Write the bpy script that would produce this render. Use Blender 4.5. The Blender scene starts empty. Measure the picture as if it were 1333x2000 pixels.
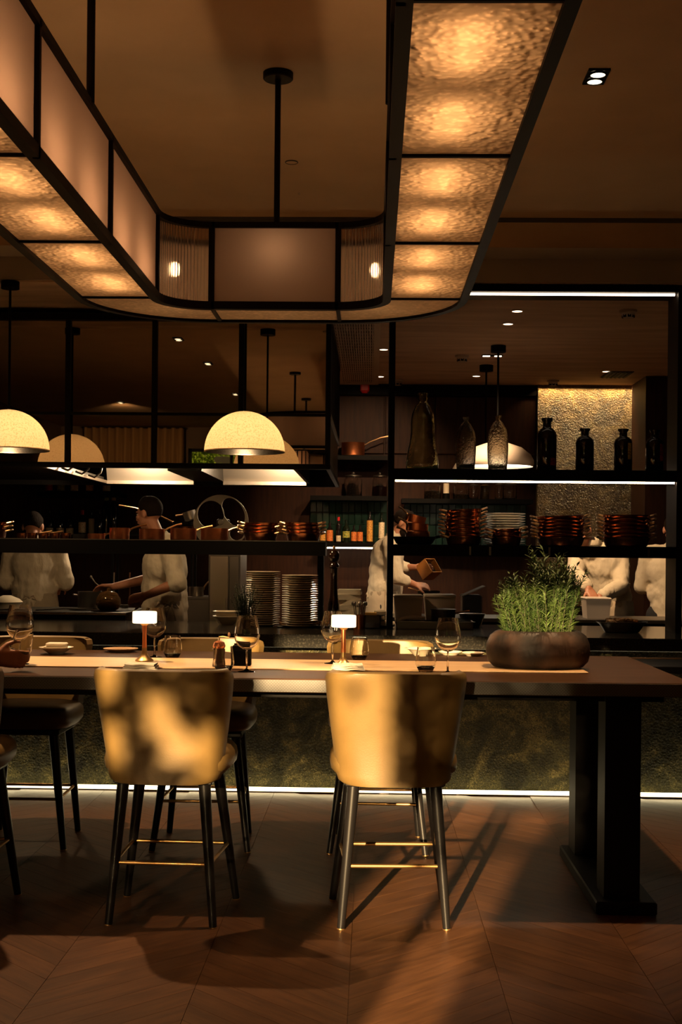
import bpy, bmesh, math, random
from mathutils import Vector, Matrix, Euler
R = math.radians
PI = math.pi
scene = bpy.context.scene
C = scene.collection
random.seed(7)

# ------------------------------------------------------------------ camera
F = 2500.0            # focal length in pixels of the 1333 x 2000 frame
EYE = 1.42
YAW = math.atan(60 / F)
ROLL = 0.010
PU, PV = 666.5, 1078.0
cd = bpy.data.cameras.new('camera')
cam = bpy.data.objects.new('camera', cd)
C.objects.link(cam)
cd.sensor_fit = 'VERTICAL'
cd.sensor_height = 36
cd.lens = F * 36 / 2000
cd.shift_y = (PV - 1000) / 2000
cd.clip_start = 0.02
cd.clip_end = 200
cam.matrix_world = (Matrix.Translation((0, 0, EYE)) @ Matrix.Rotation(YAW, 4, 'Z')
                    @ Matrix.Rotation(PI / 2, 4, 'X') @ Matrix.Rotation(ROLL, 4, 'Z'))
scene.camera = cam


def ray(u, v):
    du, dv = u - PU, v - PV
    x = (du * math.cos(ROLL) + dv * math.sin(ROLL)) / F
    y = -(-du * math.sin(ROLL) + dv * math.cos(ROLL)) / F
    c, s = math.cos(YAW), math.sin(YAW)
    dx, dy = x * c - s, x * s + c
    return dx / dy, y / dy


def at(u, v, Y):            # point on the vertical plane at distance Y
    a, b = ray(u, v)
    return Vector((a * Y, Y, EYE + b * Y))


def onz(u, v, z):           # point on the horizontal plane at height z
    a, b = ray(u, v)
    Y = (z - EYE) / b
    return Vector((a * Y, Y, z))


# ------------------------------------------------------------------ world, sun, exposure
scene.view_settings.view_transform = 'Standard'
scene.view_settings.look = 'None'
scene.view_settings.gamma = 1
scene.view_settings.use_curve_mapping = False
scene.view_settings.exposure = 0.0
scene.cycles.max_bounces = 10
scene.cycles.transparent_max_bounces = 16
scene.cycles.transmission_bounces = 10
scene.cycles.caustics_reflective = False
scene.cycles.caustics_refractive = False
scene.cycles.sample_clamp_indirect = 4.0

w = bpy.data.worlds.new('world')
scene.world = w
w.use_nodes = True
wn = w.node_tree
sky = wn.nodes.new('ShaderNodeTexSky')
sky.sky_type = 'PREETHAM' if False else 'HOSEK_WILKIE'
sky.sun_direction = (-0.225, -0.957, 0.2)
sky.turbidity = 4
wn.links.new(sky.outputs[0], wn.nodes['Background'].inputs[0])
wn.nodes['Background'].inputs[1].default_value = 0.12

SUN_DX, SUN_DZ = 0.235, 0.207     # the low sun travels this far right / down for each metre into the room
sl = bpy.data.lights.new('low_sun_offscreen', 'SUN')
sl.energy = 30.0
sl.color = (1.0, 0.66, 0.33)
sl.angle = R(0.55)
sun = bpy.data.objects.new('low_sun_offscreen', sl)   # comes in by the window behind the camera
C.objects.link(sun)
sun.rotation_euler = Vector((SUN_DX, 1.0, -SUN_DZ)).to_track_quat('-Z', 'Y').to_euler()


def spot(name, loc, target, energy, angle, color=(1, 0.62, 0.31), blend=0.6, radius=0.03):
    l = bpy.data.lights.new(name, 'SPOT')
    l.energy = energy
    l.color = color
    l.spot_size = R(angle)
    l.spot_blend = blend
    l.shadow_soft_size = radius
    o = bpy.data.objects.new(name, l)
    C.objects.link(o)
    o.location = loc
    o.rotation_euler = (Vector(target) - Vector(loc)).to_track_quat('-Z', 'Y').to_euler()
    return o


def strip_light(name, loc, target, sx, sy, energy, color=(1, 0.70, 0.42), spread=180):
    l = bpy.data.lights.new(name, 'AREA')
    l.shape = 'RECTANGLE'
    l.size, l.size_y = sx, sy
    l.spread = R(spread)
    l.energy = energy
    l.color = color
    o = bpy.data.objects.new(name, l)
    C.objects.link(o)
    o.location = loc
    o.rotation_euler = (Vector(target) - Vector(loc)).to_track_quat('-Z', 'Y').to_euler()
    return o


def point(name, loc, energy, color=(1, 0.66, 0.36), radius=0.03):
    l = bpy.data.lights.new(name, 'POINT')
    l.energy = energy
    l.color = color
    l.shadow_soft_size = radius
    o = bpy.data.objects.new(name, l)
    C.objects.link(o)
    o.location = loc
    return o


# ------------------------------------------------------------------ materials
def new_mat(name):
    m = bpy.data.materials.new(name)
    m.use_nodes = True
    nt = m.node_tree
    return m, nt, nt.nodes['Principled BSDF']


def mat(name, col, rough=0.5, metal=0.0, col2=None, nscale=8, stretch=(1, 1, 1), bump=0.0, bscale=40,
        spec=0.5, emit=None, estr=0.0, trans=0.0, ior=1.45, rnd=0.0, coat=0.0, alpha=1.0, detail=4, contrast=(0.35, 0.65),
        coord='Object'):
    m, nt, b = new_mat(name)
    N, L = nt.nodes, nt.links
    b.inputs['Base Color'].default_value = (*col, 1)
    b.inputs['Roughness'].default_value = rough
    b.inputs['Metallic'].default_value = metal
    b.inputs['Specular IOR Level'].default_value = spec
    b.inputs['Transmission Weight'].default_value = trans
    b.inputs['IOR'].default_value = ior
    b.inputs['Coat Weight'].default_value = coat
    b.inputs['Alpha'].default_value = alpha
    if emit:
        b.inputs['Emission Color'].default_value = (*emit, 1)
        b.inputs['Emission Strength'].default_value = estr
    tc = None
    if col2 is not None or bump:
        tc = N.new('ShaderNodeTexCoord')
        mp = N.new('ShaderNodeMapping')
        mp.inputs['Scale'].default_value = stretch
        L.new(tc.outputs[coord], mp.inputs[0])
    last = None
    if rnd and col2 is not None:      # every piece shows its own stretch of the grain
        oi0 = N.new('ShaderNodeObjectInfo')
        va = N.new('ShaderNodeVectorMath')
        va.operation = 'MULTIPLY_ADD'
        va.inputs[1].default_value = (37, 53, 11)
        L.new(oi0.outputs['Random'], va.inputs[0])
        L.new(mp.outputs[0], va.inputs[2])
        mp = va
    if col2 is not None:
        n = N.new('ShaderNodeTexNoise')
        n.inputs['Scale'].default_value = nscale
        n.inputs['Detail'].default_value = detail
        L.new(mp.outputs[0], n.inputs['Vector'])
        r = N.new('ShaderNodeValToRGB')
        r.color_ramp.elements[0].position = contrast[0]
        r.color_ramp.elements[1].position = contrast[1]
        r.color_ramp.elements[0].color = (*col, 1)
        r.color_ramp.elements[1].color = (*col2, 1)
        L.new(n.outputs['Fac'], r.inputs[0])
        last = r.outputs[0]
        L.new(last, b.inputs['Base Color'])
    if rnd:
        oi = N.new('ShaderNodeObjectInfo')
        mr = N.new('ShaderNodeMapRange')
        mr.inputs['To Min'].default_value = 1 - rnd
        mr.inputs['To Max'].default_value = 1 + rnd
        L.new(oi.outputs['Random'], mr.inputs[0])
        hs = N.new('ShaderNodeHueSaturation')
        L.new(mr.outputs[0], hs.inputs['Value'])
        if last:
            L.new(last, hs.inputs['Color'])
        else:
            hs.inputs['Color'].default_value = (*col, 1)
        L.new(hs.outputs[0], b.inputs['Base Color'])
    if bump:
        n2 = N.new('ShaderNodeTexNoise')
        n2.inputs['Scale'].default_value = bscale
        n2.inputs['Detail'].default_value = 3
        L.new(mp.outputs[0], n2.inputs['Vector'])
        bp = N.new('ShaderNodeBump')
        bp.inputs['Strength'].default_value = bump
        bp.inputs['Distance'].default_value = 0.01
        L.new(n2.outputs['Fac'], bp.inputs['Height'])
        L.new(bp.outputs[0], b.inputs['Normal'])
    return m


def emitter(name, col, strength):
    m = bpy.data.materials.new(name)
    m.use_nodes = True
    nt = m.node_tree
    nt.nodes.clear()
    e = nt.nodes.new('ShaderNodeEmission')
    e.inputs[0].default_value = (*col, 1)
    e.inputs[1].default_value = strength
    o = nt.nodes.new('ShaderNodeOutputMaterial')
    nt.links.new(e.outputs[0], o.inputs[0])
    return m


def diffuser(name, col, glow=1.0, hammer=0.0, scale=60, through=0.0, white=0.0):
    """a thin sheet of lit glass: light passes through it scattered"""
    m = bpy.data.materials.new(name)
    m.use_nodes = True
    nt = m.node_tree
    N, L = nt.nodes, nt.links
    N.clear()
    t = N.new('ShaderNodeBsdfTranslucent')
    t.inputs[0].default_value = (*[c * glow for c in col], 1)
    g = N.new('ShaderNodeBsdfGlossy')
    g.inputs['Roughness'].default_value = 0.25
    g.inputs[0].default_value = (0.6, 0.55, 0.5, 1)
    mx = N.new('ShaderNodeMixShader')
    mx.inputs[0].default_value = 0.05
    L.new(t.outputs[0], mx.inputs[1])
    L.new(g.outputs[0], mx.inputs[2])
    out = mx
    if white:                       # part of the light is thrown back inside the lantern
        df = N.new('ShaderNodeBsdfDiffuse')
        df.inputs[0].default_value = (0.85, 0.72, 0.58, 1)
        mw = N.new('ShaderNodeMixShader')
        mw.inputs[0].default_value = white
        L.new(mx.outputs[0], mw.inputs[1])
        L.new(df.outputs[0], mw.inputs[2])
        out = mw
    if hammer:
        tc = N.new('ShaderNodeTexCoord')
        v = N.new('ShaderNodeTexVoronoi')
        v.feature = 'SMOOTH_F1'
        v.inputs['Scale'].default_value = scale
        n = N.new('ShaderNodeTexNoise')
        n.inputs['Scale'].default_value = scale * 0.35
        ad = N.new('ShaderNodeMath')
        ad.operation = 'ADD'
        L.new(tc.outputs['Object'], v.inputs['Vector'])
        L.new(tc.outputs['Object'], n.inputs['Vector'])
        L.new(v.outputs['Distance'], ad.inputs[0])
        L.new(n.outputs['Fac'], ad.inputs[1])
        bp = N.new('ShaderNodeBump')
        bp.inputs['Strength'].default_value = hammer
        bp.inputs['Distance'].default_value = 0.012
        L.new(ad.outputs[0], bp.inputs['Height'])
        L.new(bp.outputs[0], t.inputs['Normal'])
        L.new(bp.outputs[0], g.inputs['Normal'])
        # thicker and thinner glass lets more or less light through
        rp = N.new('ShaderNodeValToRGB')
        rp.color_ramp.elements[0].position = 0.55
        rp.color_ramp.elements[0].color = (*[c * glow for c in col], 1)
        rp.color_ramp.elements[1].position = 1.0
        rp.color_ramp.elements[1].color = (*[c * glow * 0.58 for c in col], 1)
        L.new(ad.outputs[0], rp.inputs[0])
        L.new(rp.outputs[0], t.inputs[0])
    if through:
        tr = N.new('ShaderNodeBsdfTransparent')
        m2 = N.new('ShaderNodeMixShader')
        m2.inputs[0].default_value = through
        L.new(out.outputs[0], m2.inputs[1])
        L.new(tr.outputs[0], m2.inputs[2])
        out = m2
    o = N.new('ShaderNodeOutputMaterial')
    L.new(out.outputs[0], o.inputs[0])
    return m


def mirror_glass(name, tint, fac):
    m = bpy.data.materials.new(name)
    m.use_nodes = True
    nt = m.node_tree
    N, L = nt.nodes, nt.links
    N.clear()
    d = N.new('ShaderNodeBsdfDiffuse')
    d.inputs[0].default_value = (0.006, 0.005, 0.004, 1)
    g = N.new('ShaderNodeBsdfGlossy')
    g.inputs['Roughness'].default_value = 0.015
    g.inputs[0].default_value = (*tint, 1)
    mx = N.new('ShaderNodeMixShader')
    mx.inputs[0].default_value = fac
    L.new(d.outputs[0], mx.inputs[1])
    L.new(g.outputs[0], mx.inputs[2])
    o = N.new('ShaderNodeOutputMaterial')
    L.new(mx.outputs[0], o.inputs[0])
    return m


def clear_pane(name):
    m = bpy.data.materials.new(name)
    m.use_nodes = True
    nt = m.node_tree
    N, L = nt.nodes, nt.links
    N.clear()
    a = N.new('ShaderNodeBsdfTransparent')
    a.inputs[0].default_value = (0.96, 0.97, 0.95, 1)
    g = N.new('ShaderNodeBsdfGlossy')
    g.inputs['Roughness'].default_value = 0.0
    mx = N.new('ShaderNodeMixShader')
    mx.inputs[0].default_value = 0.06
    L.new(a.outputs[0], mx.inputs[1])
    L.new(g.outputs[0], mx.inputs[2])
    o = N.new('ShaderNodeOutputMaterial')
    L.new(mx.outputs[0], o.inputs[0])
    return m


def stone_mat(name, dark, mid, light, rough=0.35, bump=0.5, scale=1.0):
    m, nt, b = new_mat(name)
    N, L = nt.nodes, nt.links
    tc = N.new('ShaderNodeTexCoord')
    mp = N.new('ShaderNodeMapping')
    mp.inputs['Scale'].default_value = (scale, scale, scale)
    L.new(tc.outputs['Object'], mp.inputs[0])
    n1 = N.new('ShaderNodeTexNoise')
    n1.inputs['Scale'].default_value = 5
    n1.inputs['Detail'].default_value = 8
    n1.inputs['Distortion'].default_value = 1.5
    n2 = N.new('ShaderNodeTexNoise')
    n2.inputs['Scale'].default_value = 60
    n2.inputs['Detail'].default_value = 6
    n2.inputs['Distortion'].default_value = 3
    v = N.new('ShaderNodeTexVoronoi')
    v.inputs['Scale'].default_value = 70
    for n in (n1, n2, v):
        L.new(mp.outputs[0], n.inputs['Vector'])
    a = N.new('ShaderNodeMath')
    a.operation = 'MULTIPLY_ADD'
    a.inputs[1].default_value = 0.6
    L.new(n1.outputs['Fac'], a.inputs[0])
    a2 = N.new('ShaderNodeMath')
    a2.operation = 'MULTIPLY'
    a2.inputs[1].default_value = 0.55
    L.new(n2.outputs['Fac'], a2.inputs[0])
    L.new(a2.outputs[0], a.inputs[2])
    r = N.new('ShaderNodeValToRGB')
    r.color_ramp.elements[0].position = 0.42
    r.color_ramp.elements[0].color = (*dark, 1)
    r.color_ramp.elements[1].position = 0.78
    r.color_ramp.elements[1].color = (*light, 1)
    e = r.color_ramp.elements.new(0.6)
    e.color = (*mid, 1)
    L.new(a.outputs[0], r.inputs[0])
    L.new(r.outputs[0], b.inputs['Base Color'])
    b.inputs['Roughness'].default_value = rough
    ad = N.new('ShaderNodeMath')
    ad.operation = 'ADD'
    L.new(n2.outputs['Fac'], ad.inputs[0])
    L.new(v.outputs['Distance'], ad.inputs[1])
    bp = N.new('ShaderNodeBump')
    bp.inputs['Strength'].default_value = bump
    bp.inputs['Distance'].default_value = 0.008
    L.new(ad.outputs[0], bp.inputs['Height'])
    L.new(bp.outputs[0], b.inputs['Normal'])
    return m


M = {}
M['ceiling'] = mat('ceiling_paint', (0.50, 0.355, 0.215), 0.85, col2=(0.55, 0.39, 0.24), nscale=3)
M['kceiling'] = mat('streaked_plaster', (0.48, 0.345, 0.25), 0.7, col2=(0.64, 0.48, 0.36), nscale=2.2, stretch=(0.6, 3.2, 1), detail=8, bump=0.15, bscale=6)
M['fascia'] = mat('fascia_paint', (0.42, 0.37, 0.31), 0.8)
M['soffit'] = mat('soffit_paint', (0.42, 0.37, 0.31), 0.8)
M['slot'] = mat('dark_slot_metal', (0.05, 0.045, 0.04), 0.6)
M['wall'] = mat('dark_wall_paint', (0.10, 0.065, 0.04), 0.7, col2=(0.13, 0.085, 0.05), nscale=4)
M['cladding'] = mat('dark_wood_cladding', (0.028, 0.013, 0.009), 0.5, col2=(0.045, 0.018, 0.010), nscale=6, stretch=(6, 6, 0.6), spec=0.12)
M['floor'] = mat('walnut_floor', (0.068, 0.028, 0.012), 0.42, col2=(0.110, 0.047, 0.019), nscale=5, stretch=(1, 9, 1), rnd=0.13, bump=0.05, bscale=30, detail=6, spec=0.35)
M['stone'] = stone_mat('green_granite', (0.006, 0.006, 0.003), (0.050, 0.046, 0.018), (0.26, 0.21, 0.075), 0.42, 0.9)
M['stone'].node_tree.nodes['Principled BSDF'].inputs['Specular IOR Level'].default_value = 0.25
M['gold_stone'] = stone_mat('rough_gold_stone', (0.03, 0.02, 0.007), (0.15, 0.095, 0.033), (0.42, 0.28, 0.10), 0.3, 1.0, 1.0)
M['worktop'] = mat('polished_dark_worktop', (0.014, 0.013, 0.011), 0.12, col2=(0.05, 0.045, 0.035), nscale=90, contrast=(0.5, 0.75))
M['black'] = mat('black_metal', (0.0035, 0.003, 0.0026), 0.5, 0.0, spec=0.08)
M['bronze'] = mat('dark_bronze', (0.007, 0.004, 0.0028), 0.5, 0.0, spec=0.12)
M['table'] = mat('dark_table_wood', (0.040, 0.019, 0.009), 0.5, col2=(0.062, 0.030, 0.015), nscale=5, stretch=(1, 14, 1), bump=0.04, bscale=25, spec=0.03)
M['table_black'] = mat('black_table_lacquer', (0.007, 0.006, 0.005), 0.5, spec=0.15)
M['runner'] = mat('pale_oak_runner', (0.56, 0.35, 0.16), 0.5, col2=(0.64, 0.42, 0.21), nscale=4, stretch=(1, 12, 1))
M['leather'] = mat('tan_leather', (0.138, 0.084, 0.026), 0.46, col2=(0.165, 0.101, 0.032), nscale=7, bump=0.06, bscale=220)
M['stool_leg'] = mat('black_stained_leg', (0.008, 0.007, 0.007), 0.32, spec=0.35)
M['brass'] = mat('aged_brass', (0.50, 0.30, 0.12), 0.35, 0.9)
M['copper'] = mat('copper', (0.78, 0.28, 0.12), 0.34, 1.0, col2=(0.60, 0.20, 0.08), nscale=12)
M['copper_dark'] = mat('tarnished_copper', (0.50, 0.19, 0.085), 0.24, 1.0, col2=(0.28, 0.10, 0.045), nscale=14)
M['brasshandle'] = mat('cast_brass_handle', (0.62, 0.38, 0.18), 0.3, 1.0)
M['steel'] = mat('brushed_steel', (0.50, 0.44, 0.37), 0.28, 1.0, bump=0.03, bscale=60, stretch=(1, 1, 20))
M['canopy_steel'] = mat('satin_steel', (0.55, 0.47, 0.38), 0.48, 0.85)
M['dull_steel'] = mat('dull_steel', (0.16, 0.14, 0.12), 0.4, 0.9)
M['black_iron'] = mat('black_iron', (0.008, 0.007, 0.006), 0.4, 0.1, spec=0.25)
M['white_china'] = mat('white_china', (0.68, 0.58, 0.43), 0.25)
M['white_plastic'] = mat('white_plastic', (0.62, 0.52, 0.43), 0.4)
M['linen'] = mat('white_linen', (0.70, 0.63, 0.50), 0.9, bump=0.15, bscale=120)
M['shirt'] = mat('white_chef_cotton', (0.52, 0.44, 0.32), 0.9, bump=1.0, bscale=15, stretch=(1.6, 1.6, 0.7))
M['apron'] = mat('beige_apron', (0.33, 0.26, 0.18), 0.9, bump=0.4, bscale=20)
M['skin'] = mat('skin', (0.36, 0.155, 0.085), 0.5, col2=(0.31, 0.125, 0.065), nscale=10)
M['hair'] = mat('dark_hair', (0.009, 0.005, 0.003), 0.8, bump=0.5, bscale=120, spec=0.1)
M['trousers'] = mat('dark_trousers', (0.012, 0.011, 0.012), 0.9)
M['red_cloth'] = mat('dark_red_cloth', (0.055, 0.010, 0.010), 0.85, bump=0.3, bscale=60)
M['glass'] = mat('clear_glass', (1, 0.98, 0.94), 0.0, trans=1.0, ior=1.45)
M['smoke_glass'] = mat('smoked_glass', (0.10, 0.08, 0.07), 0.0, trans=1.0, ior=1.45)
M['old_glass'] = mat('old_bubbled_glass', (0.80, 0.78, 0.55), 0.0, trans=1.0, ior=1.4, bump=0.25, bscale=22)
M['seeded_glass'] = mat('seeded_glass', (0.95, 0.90, 0.78), 0.0, trans=1.0, ior=1.3, bump=0.22, bscale=70)
M['dark_glass'] = mat('dark_bottle_glass', (0.010, 0.007, 0.006), 0.06, spec=0.6)
M['green_glass'] = mat('green_bottle_glass', (0.008, 0.012, 0.006), 0.08, spec=0.6)
M['amber_glass'] = mat('amber_glass', (0.30, 0.15, 0.05), 0.03, trans=0.75, ior=1.4, bump=0.2, bscale=20)
M['pane'] = clear_pane('window_glass')
M['hood_glass'] = mirror_glass('smoked_mirror_glass', (0.62, 0.52, 0.40), 0.62)
M['water'] = mat('dark_drink', (0.03, 0.012, 0.006), 0.05, trans=0.5)
M['needle'] = mat('herb_green', (0.022, 0.046, 0.010), 0.55, col2=(0.075, 0.115, 0.024), nscale=9)
M['needle_dark'] = mat('rosemary_green', (0.022, 0.036, 0.014), 0.6, col2=(0.045, 0.065, 0.022), nscale=14)
M['stem'] = mat('herb_stem', (0.03, 0.032, 0.010), 0.8)
M['soil'] = mat('dark_soil', (0.03, 0.018, 0.010), 0.95, bump=0.8, bscale=60)
M['planter'] = mat('burnished_clay', (0.020, 0.015, 0.013), 0.5, col2=(0.085, 0.042, 0.026), nscale=7, bump=0.5, bscale=16, contrast=(0.42, 0.8), spec=0.3)
M['red_box'] = mat('red_plastic', (0.55, 0.015, 0.015), 0.4)
M['sensor'] = mat('sensor_plastic', (0.42, 0.34, 0.27), 0.6)
M['vent_metal'] = mat('vent_cream_metal', (0.62, 0.50, 0.39), 0.6)
M['curtain'] = mat('ochre_curtain', (0.36, 0.22, 0.09), 0.9)
M['leaf'] = None
M['tile'] = mat('dark_green_glazed_tile', (0.006, 0.022, 0.015), 0.22, col2=(0.014, 0.05, 0.032), nscale=3, rnd=0.35, spec=0.3)
M['mill'] = mat('dark_polished_wood', (0.022, 0.008, 0.005), 0.15, coat=0.6)
M['wood_handle'] = mat('turned_wood', (0.20, 0.09, 0.04), 0.5)
M['food'] = mat('roasted_food', (0.30, 0.14, 0.05), 0.6, col2=(0.55, 0.36, 0.17), nscale=40)
M['amber_tub'] = mat('amber_plastic', (0.42, 0.16, 0.03), 0.25, trans=0.3)
M['cream_iron'] = mat('cream_enamel', (0.32, 0.26, 0.18), 0.5)
M['tape'] = mat('paper_label', (0.72, 0.62, 0.46), 0.7)
M['tan_trim'] = mat('tan_wood_edge', (0.42, 0.25, 0.13), 0.5)
M['led'] = emitter('led_white', (1.0, 0.78, 0.52), 30.0)
M['led_floor'] = emitter('led_floor_white', (1.0, 0.80, 0.44), 9.0)
M['led_top'] = emitter('led_top_white', (1.0, 0.76, 0.52), 7.0)
M['bulb'] = emitter('lantern_bulb', (1.0, 0.57, 0.26), 22.0)
M['spot_lens'] = emitter('spot_lens', (1.0, 0.80, 0.52), 9.0)
M['down_lens'] = emitter('downlight_lens', (1.0, 0.78, 0.52), 6.0)
M['shade_glow'] = emitter('lamp_shade_glow', (1.0, 0.72, 0.40), 3.2)
M['pend_glow'] = emitter('pendant_glow', (1.0, 0.84, 0.62), 5.0)
M['hammered'] = diffuser('hammered_glass', (1.0, 0.72, 0.46), 0.66, 0.9, 58, white=0.30)
M['frosted'] = diffuser('frosted_acrylic', (0.85, 0.60, 0.50), 0.42, white=0.30)
M['dome'] = diffuser('speckled_stone_shade', (1.0, 0.74, 0.46), 0.19)


def label_mat(name, base, ink):
    """a printed paper label: a border, two bands of lettering-like strokes"""
    return mat('label_' + name, base, 0.6, col2=ink, nscale=70, stretch=(1, 1, 2.2), contrast=(0.52, 0.60), detail=1)


# ------------------------------------------------------------------ mesh collecting
class MB:
    def __init__(self):
        self.v, self.f = [], []

    def add(self, vs, fs):
        o = len(self.v)
        self.v += [Vector(p) for p in vs]
        self.f += [tuple(i + o for i in f) for f in fs]
        return self

    def box(self, x0, x1, y0, y1, z0, z1, mtx=None):
        vs = [Vector((x, y, z)) for z in (z0, z1) for y in (y0, y1) for x in (x0, x1)]
        if mtx:
            vs = [mtx @ p for p in vs]
        return self.add(vs, [(0, 2, 3, 1), (4, 5, 7, 6), (0, 1, 5, 4), (2, 6, 7, 3), (0, 4, 6, 2), (1, 3, 7, 5)])

    def bbox(self, x0, x1, y0, y1, z0, z1, b=0.004, mtx=None):
        """box with chamfered vertical edges and top / bottom rims"""
        ring = lambda i: [(x0 + i + b, y0 + i), (x1 - i - b, y0 + i), (x1 - i, y0 + i + b), (x1 - i, y1 - i - b),
                          (x1 - i - b, y1 - i), (x0 + i + b, y1 - i), (x0 + i, y1 - i - b), (x0 + i, y0 + i + b)]
        vs = []
        for z, i in ((z0, b), (z0 + b, 0), (z1 - b, 0), (z1, b)):
            vs += [Vector((x, y, z)) for x, y in ring(i)]
        if mtx:
            vs = [mtx @ p for p in vs]
        fs = [tuple(range(7, -1, -1)), tuple(range(24, 32))]
        for k in range(3):
            for i in range(8):
                j = (i + 1) % 8
                fs.append((k * 8 + i, k * 8 + j, k * 8 + 8 + j, k * 8 + 8 + i))
        return self.add(vs, fs)

    def cyl(self, p0, p1, r0, r1=None, n=16, cap=True):
        r1 = r0 if r1 is None else r1
        p0, p1 = Vector(p0), Vector(p1)
        d = (p1 - p0).normalized()
        a = d.orthogonal().normalized()
        b = d.cross(a)
        vs = []
        for p, r in ((p0, r0), (p1, r1)):
            vs += [p + (a * math.cos(2 * PI * i / n) + b * math.sin(2 * PI * i / n)) * r for i in range(n)]
        fs = [(i, (i + 1) % n, n + (i + 1) % n, n + i) for i in range(n)]
        if cap:
            fs += [tuple(range(n - 1, -1, -1)), tuple(range(n, 2 * n))]
        return self.add(vs, fs)

    def lathe(self, prof, n=24, c=(0, 0, 0), sx=1, sy=1, mtx=None):
        """prof: list of (radius, z); radius 0 closes"""
        c = Vector(c)
        vs, rows = [], []
        for r, z in prof:
            if r < 1e-6:
                rows.append([len(vs)])
                vs.append(Vector((0, 0, z)))
            else:
                rows.append(list(range(len(vs), len(vs) + n)))
                vs += [Vector((r * sx * math.cos(2 * PI * i / n), r * sy * math.sin(2 * PI * i / n), z)) for i in range(n)]
        fs = []
        for a, b in zip(rows, rows[1:]):
            for i in range(n):
                j = (i + 1) % n
                if len(a) == 1 and len(b) == 1:
                    continue
                if len(a) == 1:
                    fs.append((a[0], b[j], b[i]))
                elif len(b) == 1:
                    fs.append((a[i], a[j], b[0]))
                else:
                    fs.append((a[i], a[j], b[j], b[i]))
        vs = [(mtx @ p if mtx else p) + c for p in vs]
        return self.add(vs, fs)

    def tube(self, pts, r, n=10, cap=True):
        pts = [Vector(p) for p in pts]
        rs = r if isinstance(r, (list, tuple)) else [r] * len(pts)
        vs, fs = [], []
        prev = None
        for k, p in enumerate(pts):
            d = (pts[min(k + 1, len(pts) - 1)] - pts[max(k - 1, 0)]).normalized()
            if prev is None:
                a = d.orthogonal().normalized()
            else:
                a = (prev - d * prev.dot(d)).normalized()
            prev = a
            b = d.cross(a)
            vs += [p + (a * math.cos(2 * PI * i / n) + b * math.sin(2 * PI * i / n)) * rs[k] for i in range(n)]
        for k in range(len(pts) - 1):
            for i in range(n):
                j = (i + 1) % n
                fs.append((k * n + i, k * n + j, k * n + n + j, k * n + n + i))
        if cap:
            fs += [tuple(range(n - 1, -1, -1)), tuple(range((len(pts) - 1) * n, len(pts) * n))]
        return self.add(vs, fs)

    def ell(self, c, r, n=16, m=10, mtx=None):
        prof = [(math.sin(PI * k / m), -math.cos(PI * k / m)) for k in range(m + 1)]
        prof[0] = (0, -1)
        prof[-1] = (0, 1)
        S = Matrix.Diagonal((r[0], r[1], r[2], 1))
        return self.lathe(prof, n, c, mtx=(mtx.to_4x4() if mtx else Matrix()) @ S)

    def capsule(self, p0, p1, r0, r1, n=12, m=5):
        p0, p1 = Vector(p0), Vector(p1)
        L = (p1 - p0).length
        q = (p1 - p0).to_track_quat('Z', 'Y').to_matrix().to_4x4() if L > 1e-6 else Matrix()
        prof = [(0, -r0)]
        for k in range(1, m + 1):
            a = PI / 2 * k / m
            prof.append((r0 * math.sin(a), -r0 * math.cos(a)))
        for k in range(0, m):
            a = PI / 2 * k / m
            prof.append((r1 * math.cos(a), L + r1 * math.sin(a)))
        prof.append((0, L + r1))
        return self.lathe(prof, n, p0, mtx=q)

    def extrude(self, pts, z0, z1, mtx=None):
        n = len(pts)
        vs = [Vector((x, y, z0)) for x, y in pts] + [Vector((x, y, z1)) for x, y in pts]
        if mtx:
            vs = [mtx @ p for p in vs]
        fs = [tuple(range(n - 1, -1, -1)), tuple(range(n, 2 * n))]
        fs += [(i, (i + 1) % n, n + (i + 1) % n, n + i) for i in range(n)]
        return self.add(vs, fs)

    def grid(self, rows):
        nr, nc = len(rows), len(rows[0])
        vs = [p for r in rows for p in r]
        fs = [(i * nc + j, i * nc + j + 1, (i + 1) * nc + j + 1, (i + 1) * nc + j) for i in range(nr - 1) for j in range(nc - 1)]
        return self.add(vs, fs)

    def mesh(self, name, smooth=False):
        me = bpy.data.meshes.new(name)
        me.from_pydata([tuple(p) for p in self.v], [], self.f)
        me.update()
        if smooth:
            me.polygons.foreach_set('use_smooth', [True] * len(me.polygons))
        return me

    def build(self, name, m, parent=None, smooth=False, origin=None, sharp=None):
        if origin is not None:
            self.v = [p - Vector(origin) for p in self.v]
        me = self.mesh(name, smooth)
        if m is not None:
            me.materials.append(m)
        o = bpy.data.objects.new(name, me)
        C.objects.link(o)
        if parent:
            o.parent = parent
        if smooth and sharp is not False:
            try:
                me.set_sharp_from_angle(angle=R(sharp or 40))
            except Exception:
                pass
        return o


def tag(o, label=None, cat=None, group=None, kind=None):
    if label:
        o['label'] = label
    if cat:
        o['category'] = cat
    if group:
        o['group'] = group
    if kind:
        o['kind'] = kind
    return o


def thing(name, label, cat, loc=(0, 0, 0), rotz=0.0, group=None):
    o = bpy.data.objects.new(name, None)
    o.empty_display_size = 0.1
    C.objects.link(o)
    o.location = loc
    o.rotation_euler = (0, 0, rotz)
    return tag(o, label, cat, group)


def dup(root, loc, rotz=None, label=None, group=None, rot=None, scale=None):
    r = root.copy()
    C.objects.link(r)
    r.location = loc
    if rotz is not None:
        r.rotation_euler = (0, 0, rotz)
    if rot is not None:
        r.rotation_euler = rot
    if scale is not None:
        r.scale = (scale,) * 3
    if label:
        r['label'] = label
    if group:
        r['group'] = group
    for ch in list(root.children):
        c = ch.copy()
        C.objects.link(c)
        c.parent = r
        for g in list(ch.children):
            d = g.copy()
            C.objects.link(d)
            d.parent = c
    return r


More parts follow.
